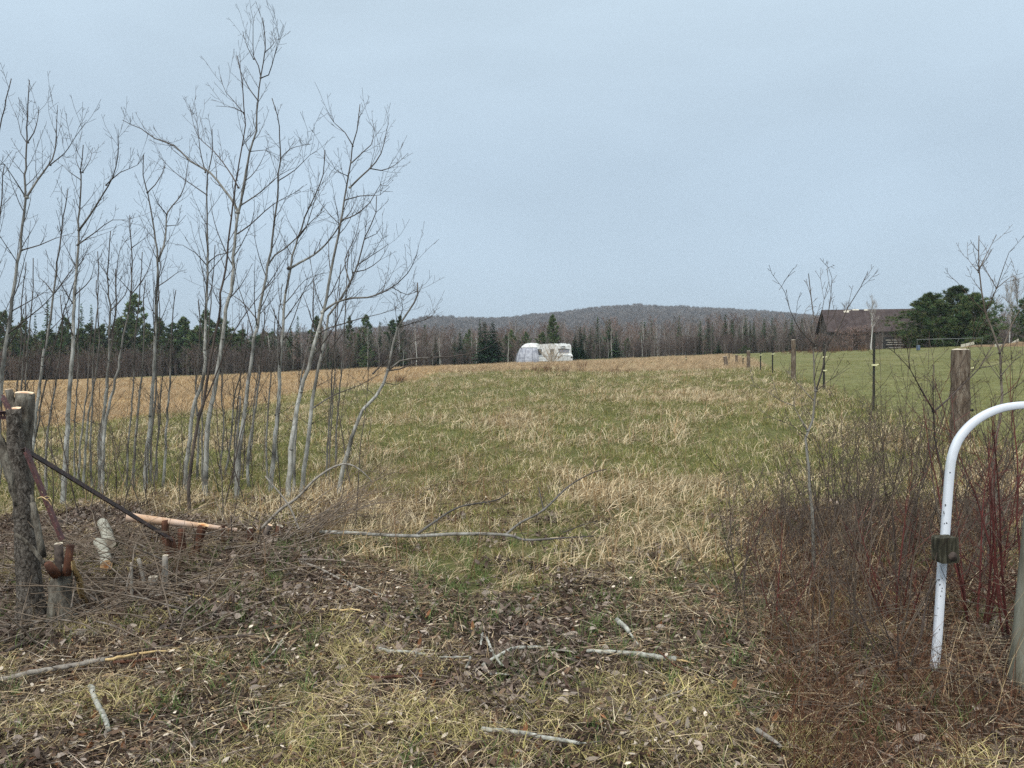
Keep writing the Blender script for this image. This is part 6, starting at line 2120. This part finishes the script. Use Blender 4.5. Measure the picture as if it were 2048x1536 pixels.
log_thing('short pale log with orange sawn end pointing at the camera', at(213, 1131, 5.75), at(197, 1084, 6.35), 0.043, 0.040, 'birch', 'cut', 1)
log_thing('pale log lying behind the one with the orange end', at(219, 1086, 6.3), at(205, 1046, 6.9), 0.046, 0.044, 'birch', 'cut_grey', 3)
log_thing('peeled pinkish pole lying across the orange stumps', at(252, 1034, 6.4), at(474, 1060, 6.75), 0.040, 0.015, 'peel', 'cut', 5, 'peeled_pole', bark='pole')
r_ = random.Random(9)
for lab, rows, D, mt, ct in (
        ('rust-orange stump under the middle of the peeled pole', [(366, 1112, 20), (364, 1085, 15), (362, 1058, 14)], 6.25, 'red_wood', None),
        ('leaning rust-orange stump right of the middle one', [(388, 1112, 18), (398, 1080, 16), (406, 1050, 20)], 6.3, 'red_wood', 'red'),
        ('short rusty stump at the end of the long steel bar', [(344, 1106, 24), (342, 1090, 20), (338, 1076, 18)], 6.1, 'red_wood', None),
        ('small orange stub just beneath the thick end of peeled pole', [(332, 1062, 14), (330, 1050, 13), (329, 1040, 13)], 6.5, 'red_wood', None),
        ('thin brown stub left of the dark cut clump', [(446, 1100, 8), (446, 1075, 7), (447, 1050, 7)], 6.5, 'red_wood', None),
        ('dark cut stem, left one of the clump of three', [(500, 1092, 14), (501, 1075, 11), (500, 1056, 10)], 6.6, 'red_wood', 'cut_grey'),
        ('dark cut stem with pale top, middle one of the clump', [(522, 1086, 13), (532, 1066, 11), (540, 1050, 10)], 6.7, 'darkstem', 'cut_pale'),
        ('leaning dark cut stem, right one of the clump', [(546, 1094, 15), (552, 1072, 13), (560, 1052, 13)], 6.75, 'red_wood', 'cut_grey'),
        ('thin upright cut stake, leftmost of the four grey stakes', [(264, 1206, 7), (263, 1165, 6), (263, 1126, 6)], 5.15, 'grey_stick', 'cut_grey'),
        ('leaning thin cut stake between two grey stakes', [(292, 1172, 8), (284, 1145, 7), (277, 1118, 7)], 5.45, 'grey_stick', 'cut_grey'),
        ('short thick grey stub, lowest of the four grey stakes', [(307, 1184, 20), (306, 1168, 18), (306, 1154, 17)], 5.4, 'grey_stick', 'cut_grey'),
        ('tallest grey cut stake right of the short stub', [(329, 1180, 14), (330, 1145, 11), (331, 1111, 11)], 5.4, 'grey_stick', 'cut_grey'),
        ('dark cut stub with pale top near the brush', [(434, 1142, 14), (436, 1130, 11), (437, 1120, 10)], 5.9, 'dark_stick', 'cut_pale'),
        ('thin stub standing in the brush right of the peeled pole', [(464, 1080, 3), (463, 1050, 3), (462, 1030, 3)], 6.6, 'darkstem', 'cut_pale')):
    g = on_ground(rows[0][0], D)
    root = thing('cut_stub', lab, 'stump', g)
    mb = MB()
    rows2 = [(rows[0][0], 735 + (EYE - g.z) / D * FPX + 4, rows[0][2])] + rows[1:]
    sm, rr = stem_px(mb, rows2, D, 10, 0.14, int(rows[0][0]))
    mb.build('stem', M[mt], root)
    if ct:
        end_disc(root, sm[-1], (sm[-1] - sm[-3]) + Vector((0, -0.01, 0)), rr[-1], 'cut' if ct == 'red' else ct, 'cut_top', seed=int(rows[0][0]))


def stick(label, pxs, radii_px, mat, group=None, lift=0.03, name='stick', cat='stick', sides=7, rough=0.18, forks=(), step=0.03):
    """A stick lying on the ground along pixels of the photograph."""
    g0 = ground_px(*pxs[0])
    k = g0.y / FPX
    if not isinstance(radii_px, (list, tuple)):
        radii_px = [radii_px] + [radii_px * 0.9] * (len(pxs) - 2) + [radii_px * 0.7]
    rg = random.Random(int(pxs[0][0] * 3 + pxs[0][1]))
    mid = ground_px(*pxs[len(pxs) // 2])
    root = thing(name, label, cat, mid, group)
    mb = MB()
    split = mat == 'split_wood'
    ground_tube(mb, pxs, [q * k * (0.62 if split else 1.05) for q in radii_px], lift, 5 if split else sides, step, 0.004 if split else 0.0015, rg, 0.55 if split else rough)
    mb.build('stem', M[mat], root)
    for f, q in forks:
        mb = MB(); ground_tube(mb, f, [q * k * (1 - 0.6 * i / (len(f) - 1)) for i in range(len(f))], lift, 5, step, 0.002, rg, rough)
        mb.build('fork', M[mat], root)
    return root


stick('pale lichened stick lying left of the crossed sticks', [(758, 1313), (790, 1318), (820, 1319), (850, 1323)], 3.4, 'lichen_stick')
stick('thin pale stick continuing right of the left lichened stick', [(878, 1328), (905, 1328), (940, 1326)], 1.8, 'lichen_stick')
stick('little thin twig lying across the left lichened stick', [(834, 1317), (830, 1332), (827, 1348)], 1.6, 'grey_stick', lift=0.025)
stick('upper bent pale stick of the crossed pair', [(965, 1347), (985, 1334), (1010, 1320), (1031, 1311), (1055, 1310), (1082, 1309)], 3.8, 'lichen_stick', lift=0.03)
stick('lower straight pale stick of the crossed pair', [(973, 1291), (980, 1307), (987, 1324), (997, 1338), (1007, 1348)], 3.2, 'lichen_stick')
stick('thin grey twig at the right tip of the crossed sticks', [(1098, 1313), (1125, 1315), (1154, 1317)], 2.0, 'grey_stick')
stick('tiny pale stub above the crossed sticks', [(965, 1281), (963, 1292), (962, 1303)], 2.8, 'lichen_stick')
stick('short pale stick standing out left of the crossed sticks', [(941, 1330), (937, 1340), (931, 1350)], 2.6, 'lichen_stick')
stick('short straight white twig below the crossed sticks', [(981, 1363), (1000, 1363), (1019, 1364)], 2.4, 'lichen_stick')
stick('dark lichened branch at the bottom middle of the picture', [(963, 1477), (1000, 1480), (1040, 1484), (1098, 1496), (1157, 1505)], 4.6, 'lichen_stick', forks=(([(1150, 1504), (1175, 1502), (1202, 1499)], 1.8),))
stick('reddish strip of bark lying left of the bottom branch', [(732, 1370), (760, 1372), (790, 1368), (811, 1369)], 3.6, 'red_wood', cat='bark strip', name='bark_strip')
stick('long straight pale stick with splintered yellow tip', [(1173, 1318), (1207, 1319), (1262, 1324), (1319, 1331), (1353, 1336)], [2.8, 3.6, 4.2, 4.4, 4.6], 'lichen_stick')
stick('yellow splintered end of the long straight stick', [(1353, 1336), (1378, 1340), (1406, 1341)], [3.6, 2.6, 1.2], 'split_wood', name='splinter', cat='splinter')
stick('white stub of stick above the long straight stick', [(1235, 1257), (1248, 1268), (1258, 1279)], [5.2, 5, 4.2], 'lichen_stick')
stick('thin white twig running on below the white stub', [(1260, 1281), (1268, 1292), (1276, 1304)], 2.6, 'lichen_stick')
stick('grey stick at the bottom right by the shrubs', [(1515, 1481), (1538, 1496), (1562, 1514)], 5, 'grey_stick')
stick('white mottled birch stick lying at the bottom left', [(182, 1391), (190, 1417), (202, 1440), (210, 1460), (218, 1480)], 5, 'lichen_stick')
stick('long broken grey pole along the left foreground', [(-12, 1380), (59, 1364), (117, 1354), (152, 1347), (211, 1335)], [5, 5.6, 5.8, 5.2, 4], 'grey_stick', name='broken_pole', cat='pole')
stick('orange splintered end of the broken grey pole', [(211, 1336), (250, 1327), (300, 1319), (352, 1312)], [4.6, 4.8, 3.6, 1.5], 'split_wood', name='splinter', cat='splinter')
stick('dark rotten strip just above the orange splinter', [(225, 1322), (280, 1315), (345, 1303)], 3, 'dark_stick')
stick('red-brown strip lying beneath the orange splinter', [(228, 1340), (280, 1336), (345, 1330)], 3.4, 'red_wood', name='bark_strip', cat='bark strip')
stick('thin grey stick lying above the broken pole', [(164, 1335), (195, 1329), (223, 1324)], 3.2, 'grey_stick', lift=0.02)
stick('dark wet stick pointing right in the left foreground', [(381, 1297), (420, 1293), (457, 1288), (510, 1283)], 3.4, 'dark_stick')
stick('pale bent twig slanting up from the left foreground', [(521, 1338), (545, 1316), (558, 1298), (571, 1279)], 2, 'grey_stick', lift=0.02)
stick('dark slender stick reaching toward the yellow lichen twig', [(533, 1273), (565, 1266), (600, 1258)], 3.4, 'dark_stick')
stick('very long thin brown cane across the bottom left', [(-10, 1489), (117, 1458), (205, 1436), (322, 1420), (390, 1411)], 1.7, 'red_wood', name='cane', cat='cane', lift=0.015)
stick('long thin greenish pole beneath the grey stakes', [(82, 1262), (176, 1241), (264, 1218), (346, 1202)], 1.9, 'grey_stick', lift=0.05, name='thin_pole', cat='pole')
stick('yellow splintered strip right of the greenish pole', [(381, 1200), (405, 1206), (434, 1215), (475, 1218)], [3, 3.8, 3.2, 1.6], 'split_wood', name='splinter', cat='splinter')
stick('yellow-green lichen-covered twig in the middle foreground', [(644, 1230), (670, 1233), (700, 1231), (726, 1235)], [2.0, 3.0, 3.2, 2.2], 'split_wood', name='lichen_twig', cat='twig')
stick('forked thin bare branch lying above the lichen twig', [(598, 1130), (638, 1145), (688, 1170), (758, 1197), (805, 1203), (817, 1209), (875, 1216)], [2.6, 2.5, 2.3, 2.1, 1.9, 1.7, 1.0], 'grey_stick', name='fallen_branch', cat='branch', forks=(([(813, 1208), (820, 1226), (835, 1244)], 1.5),), lift=0.02)
stick('dark stick lying by the foot of the low stump', [(14, 1318), (45, 1303), (75, 1291)], 4.4, 'dark_stick')
stick('dark twig lying in the leaves below the long stick', [(1290, 1420), (1330, 1408), (1372, 1394)], 2.2, 'grey_stick')
stick('reddish cane slanting over the long straight stick', [(1315, 1322), (1340, 1345), (1376, 1370)], 1.6, 'red_wood', lift=0.05, name='cane', cat='cane')
stick('thin brown cane lying above the long straight stick', [(1185, 1298), (1260, 1308), (1360, 1320)], 1.4, 'red_wood', lift=0.02, name='cane', cat='cane')

# the big fallen branch across the middle
root = thing('fallen_branch', 'long fallen grey branch with two upright side branches across the field', 'branch', ground_px(900, 1070))
rg = random.Random(31)


def branch_px(rows, mat, name, rise=None):
    """rows: (px, py, half width px, height above the ground it lies over)."""
    pts = []
    for (x, y, w, h) in rows:
        g = ground_px(x, y, h)
        pts.append(g)
    sm = smooth_line(pts, 0.05)
    m = len(sm)
    xs_ = np.linspace(0, m - 1, len(rows))
    rr = [float(np.interp(i, xs_, [w / FPX * p.y for (_, _, w, _), p in zip(rows, pts)])) for i in range(m)]
    rr = [q * 0.8 for q in rr]
    mb = MB()
    mb.tube(sm, rr, 7, True, [0.6 if rg.random() < 0.06 else 0.0 for _ in range(m)], (1, 1, 1), None, 0.08, rg)
    for k in range(max(2, m // 5)):
        j = rg.randint(m // 4, m - 2)
        t = (sm[j + 1] - sm[j]).normalized()
        grow(mb, sm[j], (t + Vector((rg.gauss(0, 0.5), rg.gauss(0, 0.5), rg.uniform(0, 0.8)))).normalized(), rg.uniform(0.1, 0.4), max(0.0015, rr[j] * 0.35), rg, 0.12, 0.05, 3, 0, 3)
    mb.build(name, M[mat], root)


branch_px([(640, 1064, 4.6, .12), (700, 1066, 4.6, .13), (770, 1070, 4.4, .13), (833, 1072, 4.2, .14), (919, 1068, 4.2, .15), (1012, 1070, 4.0, .15), (1051, 1080, 3.4, .14), (1110, 1077, 2.4, .13), (1188, 1072, 1.3, .13)], 'poplar', 'stem')
branch_px([(833, 1069, 3.0, .14), (868, 1044, 2.6, .20), (919, 1014, 2.3, .26), (989, 1001, 1.7, .28), (1020, 985, 1.2, .3)], 'poplar', 'side_branch')
branch_px([(1012, 1069, 3.2, .15), (1040, 1046, 2.8, .22), (1087, 1020, 2.6, .3), (1137, 973, 2.2, .36), (1184, 946, 1.6, .4), (1212, 939, 1.2, .4)], 'poplar', 'side_branch')
branch_px([(1087, 1020, 1.8, .3), (1083, 1000, 1.5, .34), (1077, 975, 1.2, .38)], 'poplar', 'side_branch')
branch_px([(1126, 1065, 1.6, .1), (1160, 1052, 1.2, .12), (1194, 1041, 0.8, .14)], 'poplar', 'side_branch')

# bent pole and loose shoots at the right of the cut clump
root = thing('bent_pole', 'bent grey pole arching up from the cut clump', 'pole', on_ground(527, 6.8))
mb = MB(); sm, rr = stem_px(mb, [(520, 1060, 6.5), (560, 1020, 6), (595, 995, 5.5), (632, 957, 5), (672, 932, 4.2), (700, 929, 3.4), (727, 945, 2.6), (745, 965, 1.6)], 6.8, 8, 0.1, 5); mb.build('stem', M['grey_stick'], root)
mb = MB()
for k in range(9):
    j = rg.randint(len(sm) // 3, len(sm) - 3)
    grow(mb, sm[j], Vector((rg.uniform(0.2, 1), rg.gauss(0, 0.4), rg.uniform(-0.3, 0.6))), rg.uniform(0.2, 0.5), 0.003, rg, 0.12, 0.0, 4, 0, 3)
mb.build('twig', M['brush'], root)
root = thing('leaning_pole', 'straight grey stick leaning left against the cut clump', 'pole', on_ground(595, 6.6))
mb = MB(); stem_px(mb, [(600, 1062, 4), (575, 1007, 3.6), (530, 952, 2.6)], 6.6, 6, 0.1, 6); mb.build('stem', M['grey_stick'], root)


def make_brush():
    rg = random.Random(17)
    mb = MB()

    def shoot(px, py, D, h0, tx, ty, dD, r, col=(1, 1, 1)):
        p = at(px, py, D); p.z = hz(p.x, p.y) + h0
        t = at(tx, ty, D + dD)
        m = p.lerp(t, 0.5) + Vector((rg.gauss(0, 0.05), rg.gauss(0, 0.05), rg.uniform(0.0, 0.10)))
        sm = smooth_line([p, m, t], 0.10)
        n = len(sm)
        mb.tube(sm, [max(0.0012, r * (1 - 0.75 * i / (n - 1))) for i in range(n)], 4, False)
        for _ in range(rg.randint(1, 4)):
            j = rg.randint(0, n - 2)
            d = (sm[j + 1] - sm[j]).normalized()
            grow(mb, sm[j], (d + Vector((rg.gauss(0, 0.5), rg.gauss(0, 0.5), rg.gauss(0.1, 0.4)))).normalized(), rg.uniform(0.1, 0.45), max(0.0014, r * 0.5), rg, 0.12, 0.02, 2, 0, 3)
    for k in range(46):                                   # fan of cut shoots right of the clump
        shoot(rg.uniform(560, 640), 1070, rg.uniform(6.2, 6.9), rg.uniform(0.02, 0.2), rg.uniform(660, 860), rg.uniform(930, 1080), rg.uniform(-0.2, 1.0), rg.uniform(0.003, 0.006))
    o = mb.build('shoot_pile', M['brush'], None)
    tag(o, 'pile of thin cut shoots fanning to the right of the cut clump', 'brush', kind='stuff')
    mb = MB()
    for k in range(400):                                  # tangle of cut brush round the stumps
        px = rg.uniform(-40, 610) if k % 3 else rg.uniform(-30, 330)
        D = rg.uniform(4.3, 7.0)
        if px > 420 and D < 5.6:
            D += 1.2
        g = on_ground(px, D)
        a = rg.uniform(0, 6.28)
        L = rg.uniform(0.25, 1.1)
        el = abs(rg.gauss(0.0, 0.35))
        d = Vector((math.cos(a), math.sin(a) * 0.8, el))
        grow(mb, g + Vector((0, 0, rg.uniform(0.0, 0.16))), d, L, rg.uniform(0.0028, 0.0065), rg, 0.07, -0.03, rg.randint(0, 3), 0, 4)
    o = mb.build('brush_tangle', M['brush'], None)
    tag(o, 'tangle of cut brush and twigs heaped round the stumps', 'brush', kind='stuff')
    mb = MB()
    for k in range(300):                                  # loose twigs over the near ground and under the shrubs
        if k % 2:
            px, D = rg.uniform(0, 2048), rg.uniform(2.9, 6.0)
        else:
            D = rg.uniform(3.0, 6.2); px = 1024 + FPX * rg.uniform(0.3, 0.68)
        g = on_ground(px, D)
        a = rg.uniform(0, 6.28)
        grow(mb, g + Vector((0, 0, rg.uniform(0.005, 0.03) if k % 2 else rg.uniform(0.01, 0.25))), Vector((math.cos(a), math.sin(a), rg.uniform(0, 0.12) if k % 2 else rg.uniform(0, 0.5))), rg.uniform(0.12, 0.6), rg.uniform(0.0015, 0.0035), rg, 0.06, -0.02, rg.randint(0, 3), 0, 3)
    o = mb.build('fallen_twigs', M['shrub'], None)
    tag(o, 'loose fallen twigs scattered over the near ground', 'twigs', kind='stuff')


make_brush()

# fresh chips of split wood on the ground
rg = random.Random(23)
CH = ((205, 1378, 38, 18), (222, 1352, 34, -30), (312, 1387, 56, -14), (330, 1330, 30, 10), (160, 1370, 30, -40), (420, 1418, 48, 12), (488, 1412, 40, 6), (255, 1362, 16, 20), (620, 1390, 26, 15), (640, 1424, 28, 40), (800, 1400, 60, -38), (820, 1438, 26, 40),
      (845, 1340, 24, 5), (890, 1342, 22, -10), (910, 1288, 40, 2), (760, 1280, 26, 10), (1050, 1468, 30, -50), (1025, 1490, 24, -60), (1015, 1522, 52, -3), (1143, 1500, 22, 30), (1190, 1434, 26, 45), (1180, 1446, 24, -25), (1330, 1370, 24, -40), (945, 1262, 16, 80), (1395, 1365, 20, 20))
for px, py, ln, ang in CH:
    g = ground_px(px, py)
    k = g.y / FPX
    L, w = ln * k / 2, rg.uniform(0.006, 0.011)
    a = math.radians(-ang)
    d = Vector((math.cos(a), math.sin(a) * 2.4, 0.05)).normalized()
    L *= 1.0 / max(0.4, abs(math.cos(a)))**0.3
    s_ = Vector((-d.y, d.x, 0.0)).normalized()
    mb = MB()
    for i in range(6):
        t = -1 + 2 * i / 5
        ww = w * (1 - abs(t) ** 3 * rg.uniform(0.5, 0.95))
        c = g + d * L * t + Vector((0, 0, 0.012 + 0.006 * math.sin(i * 1.3)))
        for u, h in ((-1, 0), (0, 0.004), (1, 0), (0, -0.003)):
            mb.vert(c + s_ * ww * u + Vector((0, 0, h)))
    for i in range(5):
        for q in range(4):
            b0, b1 = i * 4 + q, i * 4 + (q + 1) % 4
            mb.f.append((b0, b1, b1 + 4, b0 + 4))
    tag(mb.build('wood_chip', M['split_wood'], None, False), 'pale yellow splinter of fresh wood on the leafy ground', 'wood chip', 'fresh wood splinters on the ground')
